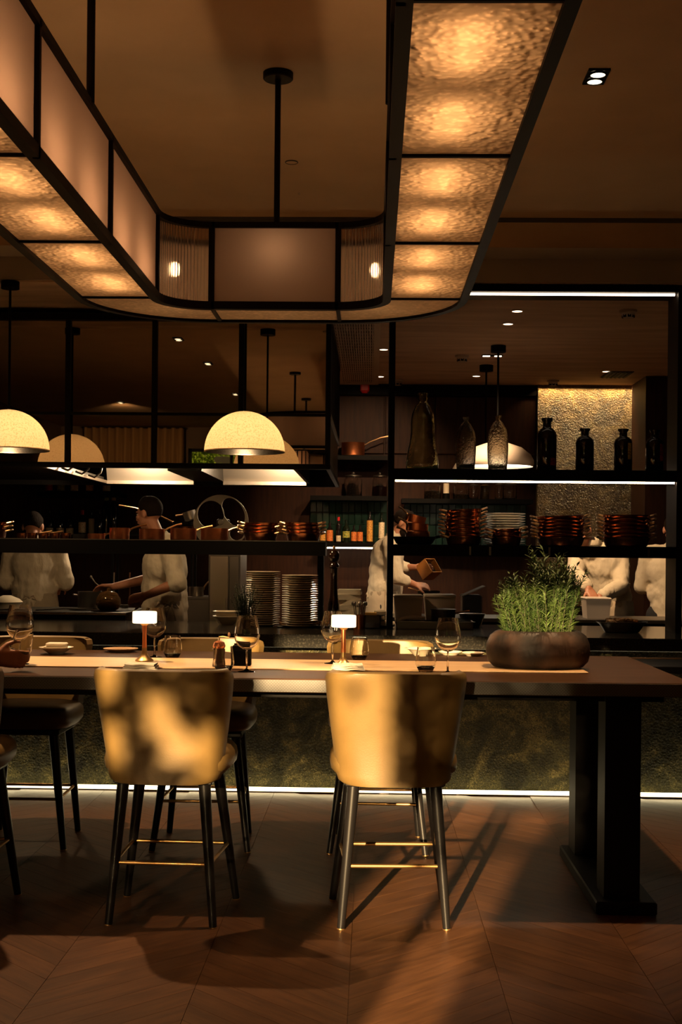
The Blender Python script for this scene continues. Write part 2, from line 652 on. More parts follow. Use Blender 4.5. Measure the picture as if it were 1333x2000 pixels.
class Proto:
    """first call places the prototype itself, later calls place copies"""
    def __init__(self, root):
        self.root, self.used = root, False

    def __call__(self, loc, rotz=0, label=None, group=None, rot=None, scale=None):
        if not self.used:
            self.used = True
            r = self.root
            r.location = loc
            r.rotation_euler = rot if rot is not None else (0, 0, rotz)
            if scale is not None:
                r.scale = (scale,) * 3
            if label:
                r['label'] = label
            if group:
                r['group'] = group
            return r
        return dup(self.root, loc, rotz, label, group, rot, scale)


def struct(name, mb, m, parent=None, smooth=False):
    o = mb.build(name, m, parent, smooth)
    if parent is None:
        o['kind'] = 'structure'
    return o


def bx(*a):
    return MB().box(*a)


ORD = ['topmost', 'second', 'third', 'fourth', 'fifth', 'sixth', 'seventh', 'eighth', 'ninth', 'tenth', 'eleventh', 'twelfth',
       'thirteenth', 'fourteenth', 'fifteenth', 'sixteenth', 'seventeenth', 'eighteenth', 'nineteenth', 'twentieth',
       'twenty-first', 'twenty-second', 'twenty-third', 'twenty-fourth', 'twenty-fifth', 'twenty-sixth', 'twenty-seventh']


def nth(k):
    return ORD[k] if k == 0 else ORD[k] + ' from the top'


# ================================================================== THE SETTING
DC = 3.39      # dining room ceiling
KC = 3.12      # kitchen ceiling
YW = -2.5      # window wall behind the camera
YB = 13.0      # kitchen back wall
XL, XR = -5.0, 4.2
fl = struct('floor', bx(XL, XR, YW, YB, -0.12, -0.004), M['floor'])
cw, ph, gap = 0.5, 0.14, 0.0009
pm = {}
for s in (1, -1):
    ang = s * PI / 4
    q = Matrix.Rotation(-ang, 4, 'Z')
    pts = [(gap, s * gap), (cw - gap, s * (cw - gap)), (cw - gap, s * (cw - gap) + ph - 2 * gap), (gap, s * gap + ph - 2 * gap)]
    mb = MB()
    top = [q @ Vector((x, y, 0)) for x, y in pts]
    mid = [p - Vector((0, 0, 0.02)) for p in top]
    mb.add(mid + top, [(3, 2, 1, 0), (4, 5, 6, 7)] + [(i, (i + 1) % 4, 4 + (i + 1) % 4, 4 + i) for i in range(4)])
    pm[s] = (mb.mesh('plank'), ang)
    pm[s][0].materials.append(M['floor'])
col = 0
for i in range(-4, 4):
    s = 1 if i % 2 == 0 else -1
    y = 3.72 - (cw if s > 0 else 0)
    while y < 7.5:
        o = bpy.data.objects.new('plank', pm[s][0])
        C.objects.link(o)
        o.location = (i * cw - 0.06, y, 0)
        o.rotation_euler = (0, 0, pm[s][1])
        o.parent = fl
        y += ph

struct('ceiling', bx(XL, XR, YW, 7.62, DC, DC + 0.12), M['ceiling'])
struct('ceiling', bx(XL, XR, 8.1, YB, KC, KC + 0.2), M['kceiling'])
# curved cove, soffit and fascia between the two ceilings
mb = MB()
prof = []
for k in range(9):
    a = PI / 2 * k / 8
    prof.append((7.62 + 0.16 * math.sin(a), DC - 0.115 * (1 - math.cos(a))))
mb.grid([[Vector((x, y, z)) for y, z in prof] for x in (XL, XR)])
struct('trim_1', mb, M['ceiling'], smooth=True)
struct('trim_2', bx(XL, XR, 7.78, 8.1, DC - 0.115, DC - 0.06), M['soffit'])
struct('trim_3', bx(XL, XR, 8.08, 8.12, KC + 0.01, DC - 0.1), M['fascia'])
for k in range(3):
    struct('trim_%d' % (4 + k), bx(XL, XR, 7.53 + 0.035 * k, 7.545 + 0.035 * k, DC - 0.006, DC + 0.01), M['slot'])
struct('wall_left', bx(XL - 0.1, XL, YW, YB, 0, DC), M['wall'])
struct('wall_right', bx(XR, XR + 0.1, YW, YB, 0, DC), M['wall'])
struct('wall_back', bx(XL, XR, YB, YB + 0.1, 0, KC + 0.2), M['cladding'])
# window wall behind the camera, open for the window
WX0, WX1, WZ0, WZ1 = -2.95, -0.95, 0.75, 3.05
struct('wall_front', MB().box(XL, WX0, YW - 0.15, YW, 0, DC).box(WX1, XR, YW - 0.15, YW, 0, DC)
       .box(WX0, WX1, YW - 0.15, YW, 0, WZ0).box(WX0, WX1, YW - 0.15, YW, WZ1, DC), M['wall'])
win = bpy.data.objects.new('window_1', None)
C.objects.link(win)
win['kind'] = 'structure'
MB().box(WX0, WX1, YW - 0.1, YW - 0.04, WZ0, WZ0 + 0.05).box(WX0, WX1, YW - 0.1, YW - 0.04, WZ1 - 0.05, WZ1) \
    .box(WX0, WX0 + 0.05, YW - 0.1, YW - 0.04, WZ0, WZ1).box(WX1 - 0.05, WX1, YW - 0.1, YW - 0.04, WZ0, WZ1).build('window_frame', M['black'], win)
for x in (-2.26, -1.55):
    bx(x - 0.025, x + 0.025, YW - 0.1, YW - 0.04, WZ0, WZ1).build('mullion', M['black'], win)
for x0, x1 in ((WX0 + 0.05, -2.285), (-2.235, -1.575), (-1.525, WX1 - 0.05)):
    bx(x0, x1, YW - 0.073, YW - 0.067, WZ0 + 0.05, WZ1 - 0.05).build('pane', M['pane'], win)
# back wall details: gold lit stone section, dark pilaster, cladding panels
gx0, gx1 = at(1050, 800, 12.95).x, at(1262, 800, 12.95).x
struct('wall_stone', bx(gx0, gx1 + 0.3, 12.90, 12.99, 0.9, KC), M['gold_stone'])
px = at(1262, 800, 12.2).x
strip_light('stone_wall_washer', ((gx0 + gx1) / 2, 12.855, KC - 0.012), ((gx0 + gx1) / 2, 12.885, 2.4), gx1 - gx0, 0.02, 10, (1, 0.66, 0.30), 120)
struct('wall_pilaster', bx(px, px + 0.6, 12.2, 12.85, 0, 3.115), M['cladding'])
bwall = bpy.data.objects['wall_back']
xx = at(655, 800, 12.95).x
for k in range(4):
    x0 = xx + k * (gx0 - xx) / 4
    x1 = x0 + (gx0 - xx) / 4 - 0.012
    MB().bbox(x0, x1, 12.965, 13.01, 2.42, KC - 0.12, 0.006).build('panel', M['cladding'], bwall)
bx(xx, gx0, 12.93, 13.0, KC - 0.11, KC - 0.002).build('cornice', M['black'], bwall)

# green glazed tiles behind the bottles
tm = MB().bbox(0, 0.062, 0, 0.012, 0, 0.118, 0.003).mesh('tile')
tm.materials.append(M['tile'])


def tile_field(x0, x1, z0, z1, y):
    z = z0
    r = 0
    while z + 0.118 <= z1 + 0.001:
        x = x0
        while x + 0.062 <= x1 + 0.001:
            o = bpy.data.objects.new('tile', tm)
            C.objects.link(o)
            o.location = (x, y + random.uniform(-0.002, 0.002), z)
            o.rotation_euler = (random.uniform(-0.02, 0.02), 0, random.uniform(-0.02, 0.02))
            o.parent = bwall
            x += 0.065
        z += 0.121
        r += 1


TX0, TX1 = at(606, 1020, 12.97).x, at(757, 1020, 12.97).x
tile_field(TX0, TX1, 1.46, 1.97, 12.975)
tile_field(at(790, 1000, 12.97).x, at(1040, 1000, 12.97).x, 1.46, 1.97, 12.975)

# ================================================================== LANTERN
XI0, XI1, YI0, YI1, RI, LW = -0.862, 0.040, 0.305, 5.26, 0.19, 0.325
LZ0, LZ1 = 2.415, 2.775


def loop(off, n=10):
    """plan of the rounded ring at a distance off outside the inner face; starts at the right straight, runs to the far end"""
    r = RI + off
    out = []
    for cx, cy, a0 in ((XI1 - RI, YI1 - RI, 0), (XI0 + RI, YI1 - RI, 90), (XI0 + RI, YI0 + RI, 180), (XI1 - RI, YI0 + RI, 270)):
        for k in range(n + 1):
            a = R(a0 + 90 * k / n)
            out.append((cx + r * math.cos(a), cy + r * math.sin(a)))
    return out


def band(mb, o0, o1, z0, z1, n=10):
    a, b = loop(o0, n), loop(o1, n)
    m = len(a)
    vs = [Vector((x, y, z)) for z in (z0, z1) for l in (a, b) for x, y in l]
    fs = []
    for i in range(m):
        j = (i + 1) % m
        fs += [(i, j, m + j, m + i), (2 * m + i, 3 * m + i, 3 * m + j, 2 * m + j), (i, 2 * m + i, 2 * m + j, j), (m + i, m + j, 3 * m + j, 3 * m + i)]
    return mb.add(vs, fs)


lan = thing('ring_lantern', 'large rounded glass ring lantern in dark bronze frame hanging over the table', 'lantern', (-0.411, 2.78, LZ0))
LO = lan.location
fb = 0.026
band(MB(), -0.006, fb, LZ0, LZ0 + 0.032).build('lower_inner_rail', M['bronze'], lan, origin=LO)
band(MB(), LW - fb, LW + 0.004, LZ0, LZ0 + 0.028).build('lower_outer_rail', M['bronze'], lan, origin=LO)
band(MB(), -0.006, 0.016, LZ1 - 0.024, LZ1).build('upper_inner_rail', M['bronze'], lan, origin=LO)
band(MB(), LW - 0.016, LW + 0.004, LZ1 - 0.024, LZ1).build('upper_outer_rail', M['bronze'], lan, origin=LO)
NB = 5
PB = [YI0 + RI + (YI1 - RI - YI0 - RI) * k / NB for k in range(NB + 1)]     # panel boundaries along the straights


def quad(pts, name, m, div=1):
    mb = MB()
    a, b, c, d = [Vector(p) for p in pts]
    mb.grid([[a.lerp(b, i / div).lerp(d.lerp(c, i / div), j / div) for i in range(div + 1)] for j in range(div + 1)])
    return mb.build(name, m, lan, origin=LO)


zg = LZ0 + 0.012
bulbs = []
for side in (0, 1):
    xi = XI1 if side else XI0
    sg = 1 if side else -1
    for k in range(NB):
        y0, y1 = PB[k], PB[k + 1]
        quad([(xi + sg * fb, y0, zg), (xi + sg * fb, y1, zg), (xi + sg * (LW - fb), y1, zg), (xi + sg * (LW - fb), y0, zg)], 'bottom_pane', M['hammered'])
        quad([(xi + sg * 0.008, y0, LZ0 + 0.03), (xi + sg * 0.008, y1, LZ0 + 0.03), (xi + sg * 0.008, y1, LZ1 - 0.02), (xi + sg * 0.008, y0, LZ1 - 0.02)], 'inner_pane', M['frosted'])
        quad([(xi + sg * (LW - 0.006), y0, LZ0 + 0.025), (xi + sg * (LW - 0.006), y1, LZ0 + 0.025), (xi + sg * (LW - 0.006), y1, LZ1 - 0.02), (xi + sg * (LW - 0.006), y0, LZ1 - 0.02)], 'outer_pane', M['frosted'])
        for f_ in (0.25, 0.72):
            bulbs.append((xi + sg * LW * 0.42, y0 + (y1 - y0) * f_, LZ0 + 0.072))
    for y in PB:
        bx(min(xi, xi + sg * LW), max(xi, xi + sg * LW), y - 0.005, y + 0.005, LZ0 + 0.004, LZ0 + 0.018).build('cross_bar', M['bronze'], lan, origin=LO)
        bx(xi - 0.006 * sg if sg > 0 else xi - 0.012, xi + 0.012 if sg > 0 else xi + 0.006, y - 0.009, y + 0.009, LZ0, LZ1).build('post', M['bronze'], lan, origin=LO)
for far in (0, 1):
    yi = YI1 if far else YI0
    sg = 1 if far else -1
    x0, x1 = XI0 + RI, XI1 - RI
    quad([(x0, yi + sg * fb, zg), (x1, yi + sg * fb, zg), (x1, yi + sg * (LW - fb), zg), (x0, yi + sg * (LW - fb), zg)], 'bottom_pane', M['hammered'])
    quad([(x0, yi + sg * 0.008, LZ0 + 0.03), (x1, yi + sg * 0.008, LZ0 + 0.03), (x1, yi + sg * 0.008, LZ1 - 0.02), (x0, yi + sg * 0.008, LZ1 - 0.02)], 'inner_pane', M['frosted'])
    quad([(x0, yi + sg * (LW - 0.006), LZ0 + 0.025), (x1, yi + sg * (LW - 0.006), LZ0 + 0.025), (x1, yi + sg * (LW - 0.006), LZ1 - 0.02), (x0, yi + sg * (LW - 0.006), LZ1 - 0.02)], 'outer_pane', M['frosted'])
    for x in (x0, x1):
        bx(x - 0.012, x + 0.012, min(yi - sg * 0.006, yi + sg * 0.012), max(yi - sg * 0.006, yi + sg * 0.012), LZ0, LZ1).build('post', M['bronze'], lan, origin=LO)
        bx(x - 0.008, x + 0.008, min(yi, yi + sg * LW), max(yi, yi + sg * LW), LZ0 + 0.004, LZ0 + 0.018).build('cross_bar', M['bronze'], lan, origin=LO)
    bulbs.append(((x0 + x1) / 2, yi + sg * LW * 0.42, LZ0 + 0.25))
M['globe'] = emitter('lantern_globe', (1.0, 0.62, 0.30), 24.0)
M['fluted'] = mat('fluted_glass', (1.0, 0.86, 0.74), 0.22, trans=1.0, ior=1.35)
for cx, cy, a0 in ((XI1 - RI, YI1 - RI, 0), (XI0 + RI, YI1 - RI, 90), (XI0 + RI, YI0 + RI, 180), (XI1 - RI, YI0 + RI, 270)):
    cA = lambda off, t: (cx + (RI + off) * math.cos(R(a0 + 90 * t)), cy + (RI + off) * math.sin(R(a0 + 90 * t)))
    n = 12
    MB().grid([[Vector((*cA(o, k / n), zg)) for k in range(n + 1)] for o in (fb, LW - fb)]).build('bottom_pane', M['hammered'], lan, origin=LO)
    MB().grid([[Vector((*cA(LW - 0.006, k / n), z)) for k in range(n + 1)] for z in (LZ0 + 0.025, LZ1 - 0.02)]).build('outer_pane', M['frosted'], lan, origin=LO)
    nf, st = 22, 6
    rows = []
    for z in (LZ0 + 0.03, LZ1 - 0.022):
        row = []
        for k in range(nf * st + 1):
            ph_ = 2 * PI * k / st
            row.append(Vector((*cA(0.010 - 0.004 * abs(math.sin(ph_ / 2)), k / (nf * st)), z)))
        rows.append(row)
    back = [[Vector((*cA(0.014, k / (nf * st)), z)) for k in range(nf * st + 1)] for z in (LZ1 - 0.022, LZ0 + 0.03)]
    mb = MB()
    mb.grid(rows + back + [rows[0]])
    mb.build('fluted_pane', M['fluted'], lan, smooth=True, origin=LO)
    bulbs.append((*cA(0.08, 0.58 if a0 in (0, 180) else 0.42), LZ0 + 0.17))
for b in bulbs:
    tube_ = abs(b[2] - LZ0 - 0.072) < 1e-6        # linear lamps along the straights, small globes at the ends
    MB().ell(b, (0.016, 0.165, 0.018) if tube_ else (0.024, 0.024, 0.030), 10, 8).build('bulb', M['bulb'] if tube_ else M['globe'], lan, smooth=True, origin=LO)
# hanging rods with ceiling roses
for x, y in ((-0.405, YI1 + 0.004), (XI0 + 0.0, 3.84), (XI0, 1.45), (XI1, 3.84), (XI1, 1.45)):
    rd = MB().cyl((x, y, LZ1 - 0.01), (x, y, DC), 0.0125, n=14).build('hanging_rod', M['bronze'], lan, smooth=True, origin=LO)
    MB().lathe([(0, 0), (0.058, 0), (0.062, 0.004), (0.062, 0.028), (0, 0.028)], 28, (x, y, DC - 0.028)).build('ceiling_rose', M['bronze'], rd, smooth=True, origin=LO)

# ================================================================== CEILING FITTINGS, DINING ROOM
p0, p1 = onz(1129, 167, DC), onz(1185, 138, DC)


def twin_spot(x, y, label, aim, energy, light='spot_twin_downlight'):
    t = thing('twin_downlight', label, 'downlight', (x, y, DC), 0, 'twin ceiling spots')
    w_, d_ = 0.044, 0.082
    MB().box(-w_, w_, -d_, d_, -0.004, 0.0).box(-w_, w_, -d_, -d_ + 0.006, -0.008, 0).box(-w_, w_, d_ - 0.006, d_, -0.008, 0) \
        .box(-w_, -w_ + 0.005, -d_, d_, -0.008, 0).box(w_ - 0.005, w_, -d_, d_, -0.008, 0).build('housing', M['black'], t)
    for sy in (-0.038, 0.038):
        r_ = MB().lathe([(0.036, -0.006), (0.036, -0.014), (0.030, -0.014), (0.030, -0.006)], 20, (0, sy, 0)).build('lamp_ring', M['black'], t, smooth=True)
        MB().lathe([(0, -0.011), (0.030, -0.011)], 20, (0, sy, 0)).build('lens', M['spot_lens'], r_)
    spot(light, (x, y, DC - 0.03), aim, energy, 75, blend=0.9)
    return t


tsx, tsy = 0.905, 5.29
twin_spot(tsx, tsy, 'recessed black twin spotlight lit in the plain ceiling beside the ring lantern', (0.55, 5.7, 0.9), 320)
# these four stand left of the picture; the hood glass mirrors them
twin_spot(-1.82, 6.03, 'recessed black twin spotlight past the far left corner of the ring lantern', (-1.35, 5.68, 0.9), 420, 'table_spot_offscreen')
twin_spot(-1.74, 4.5, 'recessed black twin spotlight left of the ring lantern, above the guest', (-1.74, 4.55, 0), 20, 'guest_spot_offscreen')
twin_spot(-1.73, 1.9, 'recessed black twin spotlight left of the ring lantern, halfway along it', (-1.73, 1.95, 0), 20, 'aisle_spot_offscreen')
twin_spot(-3.37, 0.9, 'recessed black twin spotlight aimed at the ochre curtain', (-3.75, -2.4, 2.6), 170, 'curtain_spot_offscreen')
sd = onz(570, 316, DC)
t = thing('ceiling_speaker', 'flush round speaker cover in the ceiling inside the ring lantern', 'speaker', sd)
MB().lathe([(0.032, 0), (0.034, -0.004), (0.030, -0.006), (0.030, 0)], 24).build('rim', M['slot'], t, smooth=True)
MB().lathe([(0, -0.003), (0.030, -0.003)], 24).build('cover', M['ceiling'], t)
sp = onz(585, 377, DC)
t = thing('sprinkler', 'tiny sprinkler head in the ceiling behind the round speaker cover', 'sprinkler', sp)
MB().lathe([(0, -0.010), (0.004, -0.010), (0.006, -0.004), (0.009, 0), (0, 0)], 12).build('head', M['sensor'], t, smooth=True)

# ================================================================== KITCHEN CEILING FITTINGS
def downlight(u, v, label, energy=0, r=0.04, aim=None, cone=100):
    p = onz(u, v, KC)
    t = thing('downlight', label, 'downlight', p, 0, 'small round kitchen downlights')
    MB().lathe([(r, 0), (r + 0.006, -0.004), (r - 0.004, -0.006), (r - 0.004, 0)], 20).build('trim_ring', M['vent_metal'], t, smooth=True)
    MB().lathe([(0, -0.003), (r - 0.004, -0.003)], 20).build('lens', M['down_lens'], t)
    if energy:
        spot('spot_downlight', (p.x, p.y, KC - 0.02), aim or (p.x, p.y + 0.01, 0), energy, cone, color=(1, 0.64, 0.34), blend=0.8)


for u, v, e, aim, d in ((1011, 607, 360, (1.85, 10.1, 1.3), 'kitchen downlight closest to the lit top beam of the frame'),
                        (993, 632, 380, (0.25, 11.6, 1.35), 'kitchen downlight just behind the one closest to the frame beam'),
                        (750, 682, 150, (-0.08, 12.75, 2.1), 'kitchen downlight beside the middle of the air grille'),
                        (743, 735, 60, None, 'kitchen downlight beside the far end of the air grille'),
                        (931, 734, 60, None, 'kitchen downlight behind the two black pendant roses'),
                        (1185, 725, 35, None, 'kitchen downlight beside the small dark air vent')):
    downlight(u, v, d, e, aim=aim, cone=55 if aim else 90)
# linear slot light by the pendants
p = onz(962, 694, KC)
t = thing('slot_downlight', 'narrow black slot downlight between the two black pendant roses', 'downlight', p)
bx(-0.09, 0.09, -0.03, 0.03, -0.006, 0).build('housing', M['black'], t)
for sx in (-0.05, 0.05):
    bx(sx - 0.03, sx + 0.03, -0.018, 0.018, -0.010, -0.005).build('lens', M['down_lens'], t)


def sensor(u, v, label, r=0.06):
    p = onz(u, v, KC)
    t = thing('smoke_detector', label, 'detector', p, 0, 'round ceiling detectors')
    MB().lathe([(0, -0.055), (r * 0.55, -0.055), (r * 0.72, -0.045), (r * 0.78, -0.02), (r, -0.016), (r, 0), (0, 0)], 24).build('housing', M['sensor'], t, smooth=True)
    for k in range(8):
        a = 2 * PI * k / 8
        bx(-0.012, 0.012, -0.003, 0.003, -0.052, -0.03).build('vent_slot', M['black'], t).matrix_local = Matrix.Rotation(a, 4, 'Z') @ Matrix.Translation((0, r * 0.68, 0))


sensor(1228, 606, 'round smoke detector on kitchen ceiling closest to the right frame post')
sensor(903, 694, 'round smoke detector on kitchen ceiling beside the slot downlight')
sensor(777, 742, 'round smoke detector on kitchen ceiling close to the red box')
sensor(1081, 743, 'round smoke detector on kitchen ceiling above the gold stone wall')
p = onz(1206, 731, KC)
t = thing('air_vent', 'small dark louvred air vent in the kitchen ceiling', 'vent', p)
bx(-0.12, 0.12, -0.2, 0.2, -0.006, 0).build('backing', M['black'], t)
for k in range(6):
    bx(-0.11 + k * 0.04, -0.095 + k * 0.04, -0.19, 0.19, -0.014, -0.004).build('slat', M['slot'], t)
p = onz(590 + 10, 745, KC)
# long cream air grille
gY0, gY1 = 9.3, 12.85
t = thing('air_grille', 'long cream slatted air grille set in the kitchen ceiling', 'grille', (-0.15, gY0, KC))
gx = [-0.22, 0.20]
MB().box(gx[0], -0.145, 0, gY1 - gY0, -0.02, 0).box(0.150, gx[1], 0, gY1 - gY0, -0.02, 0).box(-0.145, 0.150, 0, 0.06, -0.02, 0) \
    .box(-0.145, 0.150, gY1 - gY0 - 0.12, gY1 - gY0, -0.02, 0).build('frame', M['vent_metal'], t)
bx(-0.145, 0.150, 0.06, gY1 - gY0 - 0.12, -0.003, -0.001).build('backing', M['black'], t)
for k in range(15):
    x = -0.138 + k * 0.0195
    bx(x, x + 0.0132, 0.06, gY1 - gY0 - 0.12, -0.016, -0.004).build('slat', M['vent_metal'], t)
for k in range(22):
    y = 0.16 + k * 0.145
    bx(-0.145, 0.150, y, y + 0.022, -0.012, -0.0035).build('cross_slat', M['vent_metal'], t)
p = at(713, 757, 12.9)
t = thing('alarm_sounder', 'small red alarm box under the far end of the air grille', 'alarm', (p.x, 12.89, p.z))
MB().bbox(-0.045, 0.045, -0.05, 0.05, -0.045, 0.05, 0.012).build('housing', M['red_box'], t)
MB().lathe([(0, -0.06), (0.028, -0.058), (0.034, -0.045)], 16).build('lens', M['red_box'], t, smooth=True)

# ================================================================== EXTRACTOR HOOD
HX0, HX1, HY0, HY1, HZ0, HZ1 = -4.0, -0.315, 8.95, 11.4, 1.995, 3.08
hood = thing('extractor_hood', 'large black framed hood of smoked mirror glass panes above the cooking line', 'hood', (HX0, HY0, HZ0))
HO = hood.location
mx = [HX1 - 0.61 * k for k in range(7)]
zm = 2.375
H = lambda mb, n, m, **k: mb.build(n, m, hood, origin=HO, **k)
H(bx(HX0, HX1 + 0.02, HY0 - 0.03, HY0 + 0.03, HZ0, HZ0 + 0.036), 'bottom_rail', M['black'])
H(bx(HX0, HX1 + 0.02, HY0 - 0.03, HY0 + 0.03, HZ1 - 0.05, HZ1), 'top_rail', M['black'])
H(bx(HX0, HX1 + 0.02, HY0 - 0.012, HY0 + 0.02, zm - 0.010, zm + 0.010), 'middle_rail', M['black'])
for x in mx:
    H(bx(x - 0.018, x + 0.018, HY0 - 0.022, HY0 + 0.025, HZ0, HZ1), 'mullion', M['black'])
for a, b in zip(mx[1:], mx):
    for z0, z1 in ((HZ0 + 0.03, zm - 0.008), (zm + 0.008, HZ1 - 0.045)):
        H(bx(a + 0.016, b - 0.016, HY0, HY0 + 0.008, z0, z1), 'pane', M['hood_glass'])
# right-hand side of the hood
H(bx(HX1 - 0.01, HX1 + 0.02, HY0, HY1, HZ0, HZ0 + 0.036), 'bottom_rail', M['black'])
H(bx(HX1 - 0.01, HX1 + 0.02, HY0, HY1, HZ1 - 0.05, HZ1), 'top_rail', M['black'])
H(bx(HX1 - 0.01, HX1 + 0.022, HY0, HY1, zm - 0.012, zm + 0.012), 'middle_rail', M['dull_steel'])
H(bx(HX1 - 0.006, HX1 + 0.004, HY0, HY1, HZ0 + 0.03, HZ1 - 0.04), 'side_panel', M['black_iron'])
for k in range(16):
    y = HY0 + 0.06 + k * 0.15
    H(bx(HX1, HX1 + 0.018, y, y + 0.05, zm, HZ1 - 0.04), 'slat', M['black'])
H(bx(HX0, HX1, HY1 - 0.02, HY1, HZ0, HZ1), 'rear_panel', M['black_iron'])
H(bx(HX0, HX1, HY0, HY1, HZ1 - 0.02, HZ1), 'roof_panel', M['black_iron'])


def slope(x0, x1, nm):
    mb = MB()
    yb, yt, zb, zt = 11.15, 10.85, HZ0 + 0.02, 2.62
    mb.add([(x0, yb, zb), (x1, yb, zb), (x1, yt, zt), (x0, yt, zt)], [(0, 1, 2, 3)])
    mb.box(x0, x1, yb - 0.03, yb + 0.02, zb - 0.02, zb + 0.01)
    return H(mb, nm, M['canopy_steel'])


slope(-2.32, -1.56, 'steel_canopy')
slope(-1.30, -0.575, 'steel_canopy')
H(bx(-1.56, -1.30, 9.7, 11.2, HZ0 + 0.03, 2.5), 'duct', M['black_iron'])
H(bx(-2.35, -2.32, HY0 + 0.03, 11.15, HZ0 + 0.004, HZ0 + 0.03), 'trough_rail', M['steel'])
H(bx(-4.0, -2.35, HY0 + 0.03, 11.15, HZ0 + 0.03, HZ0 + 0.06), 'baffle', M['black_iron'])
for k in range(3):
    y = 9.45 + k * 0.45
    H(MB().tube([(-2.31, y, HZ0 + 0.03), (-2.26, y, HZ0 + 0.01), (-2.22, y + 0.05, HZ0 + 0.05), (-2.22, y + 0.1, HZ0 + 0.1)], 0.008), 'bracket', M['steel'], smooth=True)
H(bx(-0.575, -0.55, 9.2, 11.2, HZ0 + 0.02, 2.6), 'inner_liner', M['black_iron'])
for x, e in ((-1.94, 60), (-0.72, 60)):
    hl = H(MB().ell((x, 10.88, 2.28), (0.03, 0.03, 0.04), 12, 8), 'hood_lamp', M['down_lens'], smooth=True)
    point('hood_lamp_light', (x, 10.86, 2.20), e, color=(1, 0.72, 0.44), radius=0.04)

# ================================================================== KITCHEN COUNTER
CT = 0.933
ctr = thing('kitchen_counter', 'long kitchen counter with green granite front and polished dark worktop', 'counter', (0, 7.5, 0))
K = lambda mb, n, m, **k: mb.build(n, m, ctr, origin=ctr.location, **k)
K(bx(-4.9, 4.1, 7.62, 8.7, 0.0, CT - 0.08), 'stone_front', M['stone'])
K(MB().bbox(-4.95, 4.15, 7.5, 8.78, CT - 0.078, CT, 0.004), 'worktop', M['worktop'])
K(bx(-4.9, 4.1, 7.535, 7.552, 0.004, 0.026), 'floor_led', M['led_floor'])
K(bx(-4.9, 4.1, 7.525, 7.62, 0.0, 0.006), 'led_channel', M['dull_steel'])

# ================================================================== RIGHT HAND SHELF FRAME
FX0, FX1, FY0, FY1 = 0.100, 1.955, 8.1, 8.38
frm = thing('pass_frame', 'tall black steel shelf frame with lit shelves standing on the counter', 'shelf frame', (1.0, 8.1, CT))
G = lambda mb, n, m, **k: mb.build(n, m, frm, origin=frm.location, **k)
G(bx(FX0, FX0 + 0.038, FY0, FY1, CT, KC), 'post', M['black'])
G(bx(FX1 - 0.04, FX1, FY0, FY1, CT, KC), 'post', M['bronze'])
tb = G(bx(FX0 + 0.038, FX1 - 0.04, FY0, FY1, 3.075, KC + 0.005), 'top_beam', M['black'])
bx(FX0 + 0.05, FX1 - 0.05, FY0 + 0.05, FY0 + 0.066, 3.063, 3.075).build('led_strip', M['led_top'], tb, origin=frm.location)
sh = G(bx(FX0 + 0.038, FX1 - 0.04, FY0, FY1, 1.880, 1.952), 'upper_shelf', M['black'])
bx(FX0 + 0.045, FX1 - 0.05, FY0 + 0.015, FY0 + 0.031, 1.870, 1.880).build('led_strip', M['led'], sh, origin=frm.location)
G(bx(FX0 + 0.038, FX1 - 0.04, FY0, 8.66, 1.400, 1.472), 'lower_shelf', M['black'])
for x in (at(917, 1078, FY0).x, at(956, 1078, FY0).x, at(1072, 1078, FY0).x, at(1266, 1078, FY0).x):
    G(bx(x, x + 0.012, FY0 - 0.004, FY0 + 0.01, 1.408, 1.462), 'shelf_clip', M['dull_steel'])

# left hand pan shelf over the counter
LSZ = 1.488
ls = thing('pan_shelf', 'long black pan shelf raised on posts above the counter', 'shelf', (-2.2, 8.42, CT))
G2 = lambda mb, n, m, **k: mb.build(n, m, ls, origin=ls.location, **k)
G2(bx(-4.4, -0.305, 8.42, 8.74, LSZ - 0.095, LSZ), 'shelf_board', M['black'])
G2(bx(-4.4, -0.305, 8.418, 8.424, LSZ - 0.004, LSZ + 0.002), 'edge_trim', M['dull_steel'])
for x in (-0.34, -2.35 - 1.7):
    G2(bx(x - 0.02, x + 0.02, 8.5, 8.66, CT, LSZ - 0.09), 'post', M['black'])

# ================================================================== DINING TABLE
TT = 0.917
tab = thing('communal_table', 'long dark wooden communal table on double black pillars', 'table', (-1.0, 5.7, 0))
T = lambda mb, n, m, **k: mb.build(n, m, tab, origin=tab.location, **k)
TX1 = 1.275
T(MB().bbox(-3.4, TX1, 5.05, 6.37, TT - 0.055, TT, 0.003), 'tabletop', M['table'])
M['edge'] = mat('woven_metal_edge', (0.42, 0.40, 0.37), 0.45, 0.2)
nt = M['edge'].node_tree
b_ = nt.nodes['Principled BSDF']
tc_ = nt.nodes.new('ShaderNodeTexCoord')
ck = nt.nodes.new('ShaderNodeTexChecker')
ck.inputs['Scale'].default_value = 170
bp_ = nt.nodes.new('ShaderNodeBump')
bp_.inputs['Strength'].default_value = 0.6
bp_.inputs['Distance'].default_value = 0.002
nt.links.new(tc_.outputs['Object'], ck.inputs[0])
ck.inputs['Color1'].default_value = (0.115, 0.108, 0.098, 1)
ck.inputs['Color2'].default_value = (0.080, 0.075, 0.068, 1)
nt.links.new(ck.outputs['Color'], b_.inputs['Base Color'])
nt.links.new(ck.outputs['Fac'], bp_.inputs['Height'])
nt.links.new(bp_.outputs[0], b_.inputs['Normal'])
T(bx(-3.4, TX1 - 0.002, 5.044, 5.05, TT - 0.052, TT - 0.004), 'edge_band', M['edge'])
T(bx(-3.3, TX1 - 0.1, 5.15, 6.27, TT - 0.085, TT - 0.055), 'under_frame', M['table_black'])
